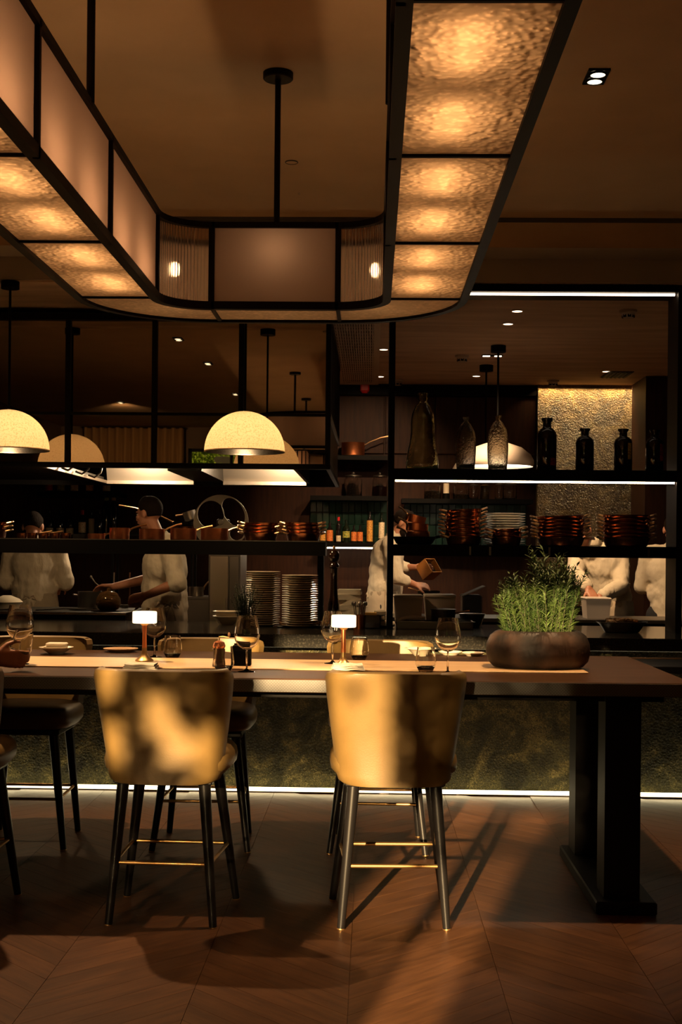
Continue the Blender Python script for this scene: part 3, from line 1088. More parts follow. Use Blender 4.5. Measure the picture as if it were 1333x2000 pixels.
for x in (0.938, -2.9):
    f_ = T(MB().bbox(x - 0.04, x + 0.20, 5.06, 6.05, 0, 0.052, 0.006), 'foot', M['table_black'])
    for y0, y1 in ((5.12, 5.28), (5.85, 6.03)):
        T(bx(x, x + 0.142, y0, y1, 0.05, TT - 0.06), 'pillar', M['table_black'])
rn = MB().bbox(-3.38, 0.92, 5.42, 5.89, TT, TT + 0.006, 0.002).build('table_runner', M['runner'])
tag(rn, 'pale oak coloured runner board laid along the table', 'runner')
RZ = TT + 0.006

# darker table further right
p = onz(1256, 1293, 0.835)
st = thing('low_table', 'dark table with a tan wooden edge beyond the communal table end', 'table', (p.x + 0.5, 6.75, 0))
MB().bbox(-0.62, 1.2, 0.0, 0.5, 0.80, 0.835, 0.003).build('tabletop', M['table_black'], st)
MB().box(-0.62, 1.2, 0.49, 0.51, 0.822, 0.842).build('edge_band', M['tan_trim'], st)
for x in (0.40, 1.1):
    for y in (0.06, 0.42):
        MB().cyl((x, y, 0), (x, y, 0.80), 0.018, 0.025).build('leg', M['table_black'], st, smooth=True)

# ================================================================== STOOLS
def make_stool():
    t = thing('counter_stool', 'stool', 'stool', (0, 0, 0))
    # faces +Y, back shell at -Y; origin on the floor below the seat centre
    zs = [(0.545, 0.200, 0.0), (0.555, 0.214, 0.0), (0.58, 0.222, 0.0), (0.66, 0.232, 0.0), (0.76, 0.246, -0.012), (0.88, 0.262, -0.035), (0.945, 0.268, -0.05), (0.966, 0.262, -0.055), (0.972, 0.250, -0.056)]
    n = 32
    outer, inner = [], []
    for z, hw, lean in zs:
        ro, ri = [], []
        for k in range(n + 1):
            s_ = -1 + 2 * k / n
            x = hw * math.sin(s_ * PI / 2 * 0.92) / math.sin(PI / 2 * 0.92)
            curve = 0.13 * (1 - math.cos(abs(s_) ** 1.6 * PI / 2 * 0.95))
            yb = -0.235 + curve + lean
            ro.append(Vector((x, yb, z)))
            ri.append(Vector((x * 0.92, yb + 0.045 - 0.01 * abs(s_), z)))
        outer.append(ro)
        inner.append(ri)
    mb = MB()
    rim_ = [a.lerp(b, 0.5) + Vector((0, 0, 0.006)) for a, b in zip(outer[-1], inner[-1])]
    mb.grid(outer + [rim_, inner[-1]])
    mb.grid([inner[0], outer[0]])
    MB().grid(inner[::-1]).build('inner_lining', M['leather'], t, smooth=True)
    # close both side rims
    for k in (0, n):
        mb.add([outer[-1][k], rim_[k], inner[-1][k]], [(0, 1, 2)])
        for i in range(len(zs) - 1):
            mb.add([outer[i][k], outer[i + 1][k], inner[i + 1][k], inner[i][k]], [(0, 1, 2, 3)])
    sh_ = mb.build('back_shell', M['leather'], t, smooth=True, sharp=60)
    # seat cushion, rounded
    mb = MB()
    prof = [(0, 0.555), (0.6, 0.556), (0.9, 0.566), (0.985, 0.59), (1.0, 0.615), (0.985, 0.640), (0.92, 0.660), (0.7, 0.672), (0, 0.676)]
    nn = 36
    rows = []
    for r_, z in prof:
        row = []
        for k in range(nn):
            a = 2 * PI * k / nn
            ca, sa = math.cos(a), math.sin(a)
            e_ = 0.55
            row.append(Vector((0.247 * r_ * math.copysign(abs(ca) ** e_, ca), 0.02 + 0.235 * r_ * math.copysign(abs(sa) ** e_, sa), z)))
        rows.append(row + [row[0]])
    mb.grid(rows)
    mb.build('seat', M['leather'], t, smooth=True)
    MB().bbox(-0.19, 0.19, -0.17, 0.20, 0.535, 0.558, 0.005).build('seat_frame', M['stool_leg'], t)
    feet = {}
    for sx in (-1, 1):
        for sy in (-1, 1):
            top = Vector((0.155 * sx, 0.015 + 0.155 * sy, 0.55))
            bot = Vector(((0.200 if sy < 0 else 0.226) * sx, 0.03 + 0.205 * sy, 0.0))
            feet[sx, sy] = (top, bot)
            lg = MB().cyl(bot, top, 0.0150, 0.0240, 14).build('leg', M['stool_leg'], t, smooth=True)
            MB().cyl(bot, bot + (top - bot) * 0.008, 0.0155, 0.0155, 14).build('foot_cap', M['brass'], lg, smooth=True)
    at_ = lambda sx, sy, z: feet[sx, sy][1].lerp(feet[sx, sy][0], z / 0.55)
    for a, b, z in (((-1, -1), (1, -1), 0.235), ((-1, 1), (1, 1), 0.235), ((-1, -1), (-1, 1), 0.235), ((1, -1), (1, 1), 0.235)):
        MB().cyl(at_(*a, z), at_(*b, z), 0.0075, n=10).build('footrest_bar', M['brass'], t, smooth=True)
    return t


stool = Proto(make_stool())
stool((0.090, 5.0, 0), R(2.5), 'tan leather counter stool whose back is half lit by low sun')
stool((-0.775, 4.985, 0), R(-2.5), 'tan leather counter stool with dappled light spots across its back')
stool((-1.66, 4.98, 0), R(1.0), 'dim tan leather counter stool the seated guest occupies')
stool((-1.665, 6.235, 0), R(180), 'tan leather counter stool across the table from the seated guest')
stool((-0.80, 6.24, 0), R(181), 'tan leather counter stool across the table from the dappled stool')
stool((0.045, 6.24, 0), R(179), 'tan leather counter stool across the table from the half lit stool')


# ================================================================== PENDANTS
def speckle(m):
    nt = m.node_tree
    N, L = nt.nodes, nt.links
    t = [n for n in N if n.type == 'BSDF_TRANSLUCENT'][0]
    tc = N.new('ShaderNodeTexCoord')
    n = N.new('ShaderNodeTexNoise')
    n.inputs['Scale'].default_value = 110
    n.inputs['Detail'].default_value = 3
    r = N.new('ShaderNodeValToRGB')
    c = t.inputs[0].default_value[:3]
    r.color_ramp.elements[0].position = 0.36
    r.color_ramp.elements[0].color = (c[0] * 0.78, c[1] * 0.72, c[2] * 0.62, 1)
    r.color_ramp.elements[1].position = 0.50
    r.color_ramp.elements[1].color = (*c, 1)
    L.new(tc.outputs['Object'], n.inputs['Vector'])
    L.new(n.outputs['Fac'], r.inputs[0])
    L.new(r.outputs[0], t.inputs[0])


speckle(M['dome'])


def dome_pendant(x, y, label):
    zr = 2.052
    t = thing('dome_pendant', label, 'pendant lamp', (x, y, zr), 0, 'speckled dome pendants over the counter')
    r_ = 0.255
    prof = [(r_ * math.cos(a), r_ * 0.995 * math.sin(a)) for a in [PI / 2 * k / 18 for k in range(18)]] + [(0.0, r_ * 0.995)]
    sh = MB().lathe(prof, 56).build('shade', M['dome'], t, smooth=True)
    MB().lathe([(r_ + 0.001, 0.001), (r_ + 0.001, -0.006), (r_ - 0.006, -0.006), (r_ - 0.006, 0.001)], 56).build('rim', M['dome'], sh, smooth=True)
    MB().cyl((0, 0, r_ * 0.98), (0, 0, KC - zr), 0.008, n=10).build('rod', M['black'], t, smooth=True)
    MB().lathe([(0, -0.045), (0.058, -0.045), (0.058, 0), (0, 0)], 24, (0, 0, KC - zr)).build('ceiling_rose', M['black'], t, smooth=True)
    MB().lathe([(0, 0.06), (0.022, 0.065), (0.035, 0.095), (0.022, 0.13), (0.014, 0.25)], 16).build('bulb', M['pend_glow'], t, smooth=True)
    point('dome_light', (x, y, zr + 0.05), 29.0, color=(1, 0.66, 0.33), radius=0.05)


dome_pendant(-2.32, 8.1, 'speckled glowing dome pendant above the chef with back turned')
dome_pendant(-0.813, 8.1, 'speckled glowing dome pendant above the tall plate stacks')


def mushroom_pendant(y, label, lit):
    x, zr = 1.02, 2.13
    t = thing('mushroom_pendant', label, 'pendant lamp', (x, y, zr), 0, 'white mushroom pendants in the kitchen')
    prof = [(0.290, 0.0), (0.300, 0.02), (0.298, 0.05), (0.27, 0.10), (0.20, 0.155), (0.10, 0.19), (0.0, 0.20)]
    MB().lathe(prof, 40).build('shade', M['white_plastic'], t, smooth=True)
    MB().lathe([(0.0, 0.012), (0.288, 0.012)], 40).build('diffuser', M['pend_glow'], t)
    MB().cyl((0, 0, 0.19), (0, 0, KC - zr), 0.009, n=10).build('rod', M['black'], t, smooth=True)
    MB().lathe([(0, -0.055), (0.062, -0.055), (0.062, 0), (0, 0)], 24, (0, 0, KC - zr)).build('ceiling_rose', M['black'], t, smooth=True)


mushroom_pendant(10.5, 'white mushroom pendant behind the speckled clear bottle, closer to the frame', True)
mushroom_pendant(11.6, 'white mushroom pendant hanging behind another one, closer to the back wall', True)


# ================================================================== BOTTLES AND JARS
def lathe_thing(name, label, cat, loc, prof, m, n=28, group=None, part='body', smooth=True):
    t = thing(name, label, cat, loc, 0, group)
    MB().lathe(prof, n).build(part, m, t, smooth=smooth)
    return t


def scaled(prof, sr, sz):
    return [(r * sr, z * sz) for r, z in prof]


def vessel(prof, th=0.004):
    """closed thin walled glass: outer profile then inner profile back down"""
    inner = [(max(r - th, 0.0), z + (th if i == 0 else 0)) for i, (r, z) in enumerate(prof)]
    inner = [(r, max(z, prof[0][1] + th)) for r, z in inner]
    return [(0, prof[0][1])] + prof + inner[::-1] + [(0, prof[0][1] + th)]


SHZ = 1.952   # top of the lit upper shelf


def shelf_bottle(u0, u1, v0, label, prof, m, stopper=None, Y=8.24, extra=None):
    p = at((u0 + u1) / 2, 916, Y)
    wd = (u1 - u0) / F * Y
    h = at((u0 + u1) / 2, v0, Y).z - SHZ
    rmax = max(r for r, z in prof)
    zmax = max(z for r, z in prof)
    pr = scaled(prof, wd / 2 / rmax, h / zmax)
    t = thing('glass_bottle', label, 'bottle', (p.x, Y, SHZ), 0, 'bottles on the lit upper shelf')
    MB().lathe(vessel(pr, 0.005) if 'glass' in m.name and 'dark' not in m.name else [(0, 0)] + pr + [(0, pr[-1][1])], 32).build('body', m, t, smooth=True, sharp=70)
    if extra:
        extra(t, wd / 2, h)
    return t


bigp = [(0.85, 0), (0.98, 0.02), (1.0, 0.08), (0.92, 0.22), (0.78, 0.36), (0.72, 0.48), (0.72, 0.62), (0.66, 0.72), (0.46, 0.83), (0.26, 0.885), (0.24, 0.90), (0.30, 0.93), (0.26, 0.95), (0.30, 0.97), (0.30, 1.0)]
tallp = [(0.80, 0), (0.88, 0.02), (0.94, 0.15), (1.0, 0.4), (0.98, 0.58), (0.82, 0.74), (0.45, 0.87), (0.26, 0.91), (0.24, 0.95), (0.34, 0.98), (0.34, 1.0)]
apo = [(0.92, 0), (1.0, 0.02), (1.0, 0.66), (0.94, 0.73), (0.70, 0.79), (0.45, 0.82), (0.42, 0.92), (0.58, 0.96), (0.60, 1.0)]
shelf_bottle(793, 857, 768, 'tall clear bubbled glass bottle with ringed neck on the lit upper shelf', bigp, M['old_glass'])
M['smoky'] = mat('smoky_seeded_glass', (0.50, 0.46, 0.42), 0.0, trans=1.0, ior=1.35, bump=0.2, bscale=60)
shelf_bottle(890, 930, 815, 'smoky grey seeded glass bottle between two clear ones on the upper shelf', tallp, M['smoky'])
shelf_bottle(952, 993, 812, 'speckled clear glass bottle standing before the white mushroom pendant', tallp, M['seeded_glass'])


def tint(col, z0, z1):
    def f(t, r, h):
        MB().lathe([(r * 0.55 * 1.003 * 1.82, h * z0), (r * 0.55 * 1.003 * 1.82, h * z1)], 14).build('label_band', col, t, smooth=True)
    return f


def side_label(col, z0, z1, a0, a1):
    def f(t, r, h):
        mb = MB()
        n = 6
        mb.grid([[Vector((1.006 * r * math.cos(R(a0 + (a1 - a0) * k / n)), 1.006 * r * math.sin(R(a0 + (a1 - a0) * k / n)), h * z)) for k in range(n + 1)] for z in (z0, z1)])
        mb.build('paper_label', col, t, smooth=True)
    return f


redl = label_mat('red', (0.35, 0.02, 0.02), (0.10, 0.01, 0.01))
yell = label_mat('gold', (0.65, 0.48, 0.08), (0.35, 0.20, 0.03))
shelf_bottle(1050, 1087, 817, 'dark apothecary bottle with a red label, tallest of the dark ones', apo, M['dark_glass'], extra=side_label(redl, 0.1, 0.24, -75, -35))
shelf_bottle(1125, 1160, 837, 'plain dark apothecary bottle without a visible label on the upper shelf', apo, M['dark_glass'])
shelf_bottle(1200, 1235, 838, 'dark apothecary bottle with a golden label on the upper shelf', apo, M['dark_glass'], extra=side_label(yell, 0.28, 0.66, -70, -38))
shelf_bottle(1262, 1296, 840, 'dark apothecary bottle with a red side label beside the right post', apo, M['dark_glass'], extra=side_label(redl, 0.25, 0.66, -65, -25))

# shelves on the back wall
def wall_shelf(u0, u1, z, label, led=False, Y0=12.62):
    x0, x1 = at(u0, 1000, Y0).x, at(u1, 1000, Y0).x
    t = thing('wall_shelf', label, 'shelf', ((x0 + x1) / 2, 12.95, z), 0, 'shelves on the kitchen back wall')
    h = (x1 - x0) / 2
    MB().box(-h, h, Y0 - 12.95, 0.015, -0.045, 0).build('board', M['black'], t)
    if led:
        MB().box(-h, h, Y0 - 12.95 + 0.01, Y0 - 12.95 + 0.022, -0.058, -0.045).build('led_strip', M['led'], t)
    return t


wall_shelf(70, 235, 1.985, 'dark wall shelf holding red and yellow labelled bottles')
wall_shelf(60, 250, 1.500, 'dark wall shelf holding a row of wine bottles behind the chef')
wall_shelf(633, 757, 1.512, 'wall shelf with a light strip holding small sauce bottles', True)
wall_shelf(606, 757, 1.975, 'dark wall shelf holding two glass storage jars')
wall_shelf(655, 757, 2.375, 'dark wall shelf holding one copper saucepan')
wall_shelf(785, 1042, 1.955, 'long dark wall shelf holding many jars behind the frame')
wall_shelf(785, 1042, 1.500, 'long dark wall shelf behind the plates and pan stacks')

wine = [(0.036, 0), (0.037, 0.004), (0.037, 0.185), (0.034, 0.205), (0.018, 0.235), (0.0135, 0.25), (0.0135, 0.295), (0.0155, 0.297), (0.0155, 0.31), (0, 0.31)]
sauce = [(0.030, 0), (0.031, 0.003), (0.031, 0.11), (0.026, 0.13), (0.012, 0.15), (0.011, 0.175), (0.013, 0.176), (0.013, 0.19), (0, 0.19)]
tallb = [(0.030, 0), (0.031, 0.003), (0.031, 0.215), (0.026, 0.235), (0.012, 0.262), (0.011, 0.30), (0.014, 0.302), (0.014, 0.318), (0, 0.318)]


def bottle(u, z, Y, prof, label, m, lab=None, lz=(0.2, 0.55), cap=None, s=1.0, name='bottle'):
    p = at(u, 1000, Y)
    t = thing(name, label, 'bottle', (p.x, Y, z), 0, 'small bottles on the kitchen wall shelves')
    pr = scaled(prof, s, s)
    r = max(a for a, b in pr)
    h = pr[-1][1]
    MB().lathe([(0, 0)] + pr, 20).build('body', m, t, smooth=True)
    if lab:
        MB().lathe([(r * 1.012, h * lz[0]), (r * 1.012, h * lz[1])], 20).build('paper_label', lab, t, smooth=True)
    if cap:
        MB().lathe([(pr[-3][0] * 1.08, h * 0.86), (pr[-3][0] * 1.08, h + 0.002), (0, h + 0.002)], 14).build('cap', cap, t, smooth=True)
    return t


LB = {'white': label_mat('white', (0.80, 0.66, 0.45), (0.55, 0.42, 0.26)), 'orange': label_mat('orange', (0.75, 0.22, 0.04), (0.45, 0.08, 0.02)),
      'amber': label_mat('amber', (0.72, 0.36, 0.06), (0.30, 0.10, 0.02)), 'yellow': label_mat('yellow', (0.45, 0.40, 0.06), (0.05, 0.12, 0.03)),
      'red': label_mat('redder', (0.62, 0.06, 0.03), (0.25, 0.02, 0.01))}
zw = 1.500
for u, lab, d in ((79, 'white', 'wine bottle at the end of the row, next to the dark haired chef'), (97, 'white', 'wine bottle with white label, second in the row from the chef'),
                  (118, 'white', 'wine bottle with white label, third in the row from the chef'), (137, 'white', 'wine bottle with white label, beside the red capped one')):
    bottle(u, zw, 12.75, wine, 'dark ' + d, M['dark_glass'], LB[lab], (0.22, 0.42))
bottle(161, zw, 12.72, wine, 'dark wine bottle with red capsule and large white label', M['dark_glass'], LB['white'], (0.28, 0.62), M['red_box'])
bottle(179, zw, 12.80, tallb, 'slim dark bottle with a tall plain white label strip', M['dark_glass'], M['tape'], (0.2, 0.80), s=0.9)
bottle(195, zw, 12.70, wine, 'dark bottle with a pale emblem beside the white label strip', M['dark_glass'], None)
bottle(208, zw, 12.80, tallb, 'tall dark bottle with a yellow cap behind the copper pots', M['dark_glass'], None, cap=LB['yellow'], s=1.5)
bottle(222, zw, 12.74, tallb, 'tall dark bottle with a brass cap behind the copper pots', M['dark_glass'], None, cap=M['brass'], s=1.5)
for u, lab, d in ((95, 'red', 'red'), (119, 'yellow', 'yellow'), (145, 'white', 'white'), (175, 'amber', 'pale brown'), (208, 'white', 'pale')):
    bottle(u, 1.985, 12.72, wine, 'dark bottle with %s label under the hood on upper wall shelf%s' % (d, '' if d != 'pale' else ', last in row'), M['dark_glass'], LB[lab], (0.06, 0.26))
zs_ = 1.512
for u, pr, lab, lz, d, cp, s in ((631, sauce, 'amber', (0.1, 0.5), 'small dark bottle with amber label beside the stacked brass handles', None, 1.0),
                                 (645, sauce, 'orange', (0.08, 0.62), 'small dark sauce bottle with red and orange label', None, 1.05),
                                 (662, tallb, 'white', (0.05, 0.28), 'dark bottle with red neck and small white label', M['red_box'], 0.8),
                                 (677, sauce, 'yellow', (0.22, 0.5), 'dark bottle with green and yellow label on lit shelf', None, 1.2),
                                 (692, sauce, 'orange', (0.1, 0.62), 'orange labelled sauce bottle beside the yellow labelled one', None, 0.92),
                                 (704, sauce, 'orange', (0.1, 0.62), 'orange labelled sauce bottle beside the tall orange labelled bottle', None, 0.92),
                                 (723, tallb, 'amber', (0.05, 0.72), 'tall square bottle with long orange label on lit shelf', None, 0.98),
                                 (746, tallb, 'white', (0.15, 0.68), 'slim dark green bottle with long cream label behind the bending chef', None, 0.95)):
    bottle(u, zs_, 12.75, pr, d, M['green_glass'] if 'green' in d else M['dark_glass'], LB[lab], lz, cp, s)


def jar(u, z, Y, r, h, label, fill=None, fz=0.5, lid=True, u_m=None):
    p = at(u, 1000, Y)
    t = thing('storage_jar', label, 'jar', (p.x, Y, z), 0, 'glass jars on the kitchen wall shelves')
    pr = [(r * 0.92, 0), (r, 0.006), (r, h * 0.85), (r * 0.86, h * 0.93), (r * 0.88, h)]
    MB().lathe(vessel(pr, 0.003), 24).build('glass_body', M['glass'], t, smooth=True, sharp=60)
    if lid:
        l = MB().lathe([(0, h), (r * 0.95, h), (r * 0.95, h * 1.05), (r * 0.3, h * 1.10), (0, h * 1.10)], 24).build('lid', M['dull_steel'] if u_m is None else u_m, t, smooth=True)
        MB().ell((0, 0, h * 1.16), (r * 0.2, r * 0.2, h * 0.07), 12, 8).build('knob', M['dull_steel'], l, smooth=True)
    if fill:
        MB().lathe([(0, 0.006), (r * 0.93, 0.006), (r * 0.93, h * fz), (r * 0.5, h * (fz + 0.05)), (0, h * (fz + 0.03))], 20).build('contents', fill, t, smooth=True)
    return t


M['spice'] = mat('red_spice', (0.42, 0.07, 0.02), 0.9, bump=0.6, bscale=90)
M['dried'] = mat('dried_fruit', (0.30, 0.16, 0.07), 0.8, col2=(0.10, 0.05, 0.03), nscale=60, bump=0.8, bscale=60)
jar(690, 1.975, 12.8, 0.088, 0.20, 'wide glass storage jar nearly empty on the jar shelf', M['dried'], 0.08)
jar(742, 1.975, 12.8, 0.072, 0.20, 'glass storage jar half filled with red spice', M['spice'], 0.5)
for u, r, h, f, fz, d in ((845, 0.085, 0.16, M['dried'], 0.5, 'wide glass jar of dried fruit below the light strip'), (901, 0.08, 0.16, M['dried'], 0.3, 'wide glass jar a third full below the light strip'),
                          (925, 0.05, 0.14, None, 0, 'empty small glass jar between the dried fruit and the straw jars'), (947, 0.045, 0.16, M['food'], 0.9, 'glass jar packed with straw coloured sticks'),
                          (975, 0.04, 0.15, None, 0, 'empty slim glass jar beside the straw jar'), (996, 0.07, 0.15, M['dried'], 0.12, 'wide glass jar with thin dark contents beside the slim one')):
    jar(u, 1.955, 12.8, r, h, d, f, fz)
p = at(872, 960, 12.8)
t = thing('candle', 'white candle in a dark cup between two wide jars', 'candle', (p.x, 12.8, 1.955))
MB().lathe([(0, 0), (0.036, 0), (0.036, 0.06), (0, 0.06)], 18).build('cup', M['black'], t, smooth=True)
MB().lathe([(0.03, 0.06), (0.028, 0.16), (0, 0.162)], 18).build('wax', M['white_china'], t, smooth=True)


# ================================================================== COPPER POTS AND PANS
def make_pot(name, r, h, m, hl, tilt=0.25, label='pot', cat='pot', lid=False, ang=0):
    t = thing(name, label, cat)
    MB().lathe([(0, 0), (r * 0.94, 0), (r, 0.008), (r, h - 0.003), (r * 1.02, h), (r * 0.975, h), (r * 0.965, 0.01), (0, 0.009)], 32).build('body', m, t, smooth=True)
    if hl:
        d = Vector((math.cos(ang), math.sin(ang), 0))
        a = d * (r - 0.004) + Vector((0, 0, h * 0.8))
        pts = [a, a + d * hl * 0.25 + Vector((0, 0, tilt * hl * 0.4)), a + d * hl * 0.7 + Vector((0, 0, tilt * hl * 0.85)), a + d * hl + Vector((0, 0, tilt * hl))]
        hd = MB().tube(pts, [0.008, 0.006, 0.006, 0.008], 8).build('handle', M['brasshandle'], t, smooth=True)
        MB().ell(a, (0.012, 0.016, 0.012), 8, 6).build('rivet_plate', M['brasshandle'], hd, smooth=True)
    return t


def shelf_pot(u0, u1, v0, label, hl=0.0, ang=0, tilt=0.25, m='copper', Y=8.55, name='copper_pot'):
    p = at((u0 + u1) / 2, 1050, Y)
    r = (u1 - u0) / 2 / F * Y
    h = at((u0 + u1) / 2, v0, Y).z - LSZ
    t = make_pot(name, r, h, M[m], hl, tilt, label, 'pot', ang=ang)
    t.location = (p.x, Y, LSZ)
    tag(t, group='copper pots along the pan shelf')
    return t


for k, (u0, u1) in enumerate(((33, 52), (54, 73), (75, 95), (97, 117), (119, 139))):
    shelf_pot(u0, u1, 1041, ['tiny', 'small', 'little', 'squat', 'short'][k] + ' copper sauce pot, %s in the row of five beside the stacked pans' % ['first', 'second', 'third', 'fourth', 'fifth'][k],
              0.10 if k in (1, 2) else 0.0, ang=R(25), tilt=0.2, m='copper_dark')
shelf_pot(142, 171, 1043, 'low black iron dish between the small copper pots', 0, m='black_iron', name='iron_dish')
shelf_pot(172, 205, 1042, 'low copper pot with a brass handle beside the iron dish', 0.09, R(15), 0.2)
shelf_pot(214, 253, 1031, 'medium copper pot with raised handle before the dark bottles', 0.12, R(20), 0.35)
shelf_pot(272, 322, 1033, 'large copper pot in front of the chef in profile', 0.13, R(30), 0.4)
shelf_pot(333, 384, 1032, 'large copper pot beside the chef in profile, next to steel pans', 0.12, R(25), 0.3)
shelf_pot(392, 446, 1032, 'large copper pot in front of the cream flywheel', 0.13, R(20), 0.3)


def pan_proto(r, h, m, name='saute_pan', cat='pan'):
    t = thing(name, 'pan', cat)
    MB().lathe([(0, 0), (r * 0.80, 0), (r * 0.86, 0.005), (r * 0.945, h * 0.80), (r * 0.99, h * 0.92), (r, h), (r * 0.965, h), (r * 0.91, h * 0.75), (r * 0.82, 0.008), (0, 0.006)], 36).build('body', m, t, smooth=True)
    for s in (-1, 1):
        c = Vector((s * r * 0.97, 0, h * 0.88))
        pts = [c + Vector((s * dx, dy, dz)) for dx, dy, dz in ((-0.004, -0.042, 0), (0.022, -0.038, 0.008), (0.034, -0.018, 0.011), (0.036, 0.0, 0.012), (0.034, 0.018, 0.011), (0.022, 0.038, 0.008), (-0.004, 0.042, 0))]
        MB().tube(pts, 0.0062, 8).build('handle', M['brasshandle'], t, smooth=True)
    return t


def pan_stack(u0, u1, vtop, z, Y, n, where, rot0=0.0, tilt=0.0, m='copper_dark'):
    """a pile of nested two-handled pans"""
    wd = (u1 - u0) / F * Y
    x = at((u0 + u1) / 2, 1040, Y).x
    htot = at((u0 + u1) / 2, vtop, Y).z - z
    r = wd / 2 - 0.022
    h = 0.055
    pr = Proto(pan_proto(r, h, M[m]))
    step = (htot - h) / max(n - 1, 1)
    for k in range(n):
        pr((x + random.uniform(-1, 1) * 0.004, Y, z + k * step), rot0 + R(random.uniform(-14, 14)),
           'two-handled copper pan, %s in the stack %s' % (nth(n - 1 - k), where), 'copper pans stacked ' + where,
           rot=(R(random.uniform(-1, 1) * 1.0), R(-tilt * k / max(n - 1, 1)), rot0 + R(random.uniform(-14, 14))))


LZ_ = 1.472
pan_stack(468, 551, 1021, LSZ, 8.56, 4, 'behind the tall plate stack')
pan_stack(551, 634, 1021, LSZ, 8.56, 4, 'beside the sauce bottles')
pan_stack(-60, 22, 1020, LSZ, 8.56, 3, 'beside the small copper pots')
pan_stack(862, 948, 995, LZ_, 8.24, 8, 'beside the white plates', tilt=3)
pan_stack(953, 1028, 1033, LZ_, 8.2, 3, 'in front of the white plates', tilt=4)
pan_stack(1042, 1150, 1008, LZ_, 8.24, 7, 'above the green herb planter', tilt=2)
pan_stack(1170, 1277, 1006, LZ_, 8.24, 7, 'beside the right frame post')
# black frying pan with three copper saucepans on top
p = at(810, 1050, 8.24)
t = thing('frying_pan', 'black iron frying pan under three copper saucepans on the frame shelf', 'pan', (p.x, 8.24, LZ_))
MB().lathe([(0, 0), (0.105, 0), (0.118, 0.008), (0.138, 0.045), (0.142, 0.05), (0.136, 0.05), (0.112, 0.012), (0, 0.008)], 36).build('body', M['black_iron'], t, smooth=True)
MB().tube([(0.13, 0.03, 0.045), (0.19, 0.06, 0.06), (0.26, 0.08, 0.07)], 0.009, 8).build('handle', M['black_iron'], t, smooth=True)
for k, (dx, tl) in enumerate(((0.02, 0), (0.015, 4), (0.0, 14))):
    q = make_pot('copper_saucepan', 0.078 - 0.006 * k, 0.05, M['copper'], 0.07, 0.5, 'copper saucepan, %s of three stacked on the black frying pan' % ['lowest', 'middle one', 'topmost'][k], 'saucepan', ang=R(200))
    q.location = (p.x + dx, 8.24, LZ_ + 0.035 + k * 0.052)
    q.rotation_euler = (0, R(tl), 0)
    tag(q, group='copper saucepans on the frying pan')
# copper saucepan on the back wall shelf
p = at(690, 880, 12.78)
t = make_pot('copper_saucepan', 0.115, 0.135, M['copper'], 0.24, 0.40, 'copper saucepan with long raised handle alone on a wall shelf', 'saucepan')
t.location = (p.x, 12.78, 2.375)

# ================================================================== PLATES
def plate_proto(r, m, name='dinner_plate'):
    t = thing(name, 'plate', 'plate')
    MB().lathe([(0, 0.002), (r * 0.58, 0.0), (r * 0.62, 0.003), (r * 0.95, 0.013), (r, 0.015), (r, 0.018), (r * 0.96, 0.017), (r * 0.62, 0.007), (0, 0.006)], 36).build('body', m, t, smooth=True)
    return t


def plate_stack(u0, u1, vtop, z, Y, n, where):
    r = (u1 - u0) / 2 / F * Y
    x = at((u0 + u1) / 2, 1150, Y).x
    step = (at((u0 + u1) / 2, vtop, Y).z - z - 0.018) / (n - 1)
    pr = Proto(plate_proto(r, M['white_china']))
    for k in range(n):
        pr((x + random.uniform(-0.001, 0.001), Y + random.uniform(-0.001, 0.001), z + k * step), 0, 'white dinner plate, %s in the %s' % (nth(n - 1 - k), where), 'plates in the ' + where)


plate_stack(480, 548, 1116, CT, 8.30, 25, 'taller stack beside the rosemary')
plate_stack(551, 622, 1123, CT, 8.22, 23, 'shorter stack beside the pepper mill')
# plates behind the low copper pans stand on a second row of the frame shelf
plate_stack(945, 1025, 1003, LZ_, 8.50, 13, 'stack between the copper pans')


# ================================================================== ON THE TABLE
def onT(u, v, z=TT):
    return onz(u, v, z)


def make_wine_glass():
    t = thing('wine_glass', 'glass', 'wine glass')
    bowl = [(0.004, 0.092), (0.020, 0.096), (0.038, 0.110), (0.050, 0.130), (0.0545, 0.152), (0.052, 0.178), (0.046, 0.205), (0.040, 0.232)]
    inner = [(r - 0.0014, z + (0.002 if i < 3 else 0)) for i, (r, z) in enumerate(bowl)][::-1]
    prof = [(0, 0.0), (0.037, 0.0), (0.037, 0.002), (0.012, 0.006), (0.0042, 0.014), (0.0036, 0.05), (0.0038, 0.085)] + bowl + inner[:-1] + [(0, 0.096)]
    MB().lathe(prof, 32).build('glass_body', M['glass'], t, smooth=True, sharp=75)
    return t


wg = Proto(make_wine_glass())
for u, v, d in ((482, 1312, 'wine glass beside the dark menu stand and small tumbler'), (875, 1316, 'wine glass beside the tumbler with a fork in it'),
                (650, 1296, 'wine glass standing behind the lamp at the half lit stool'), (302, 1284, 'wine glass standing behind the lamp at the dappled stool'),
                (38, 1297, 'wine glass standing beside the guest hand with the tumbler')):
    p = onT(u, v)
    z = RZ if 5.40 < p.y < 5.90 else TT
    wg(onz(u, v, z) if z == RZ else p, 0, 'clear stemmed ' + d, 'wine glasses on the table', scale=1.1 if u < 100 else None)


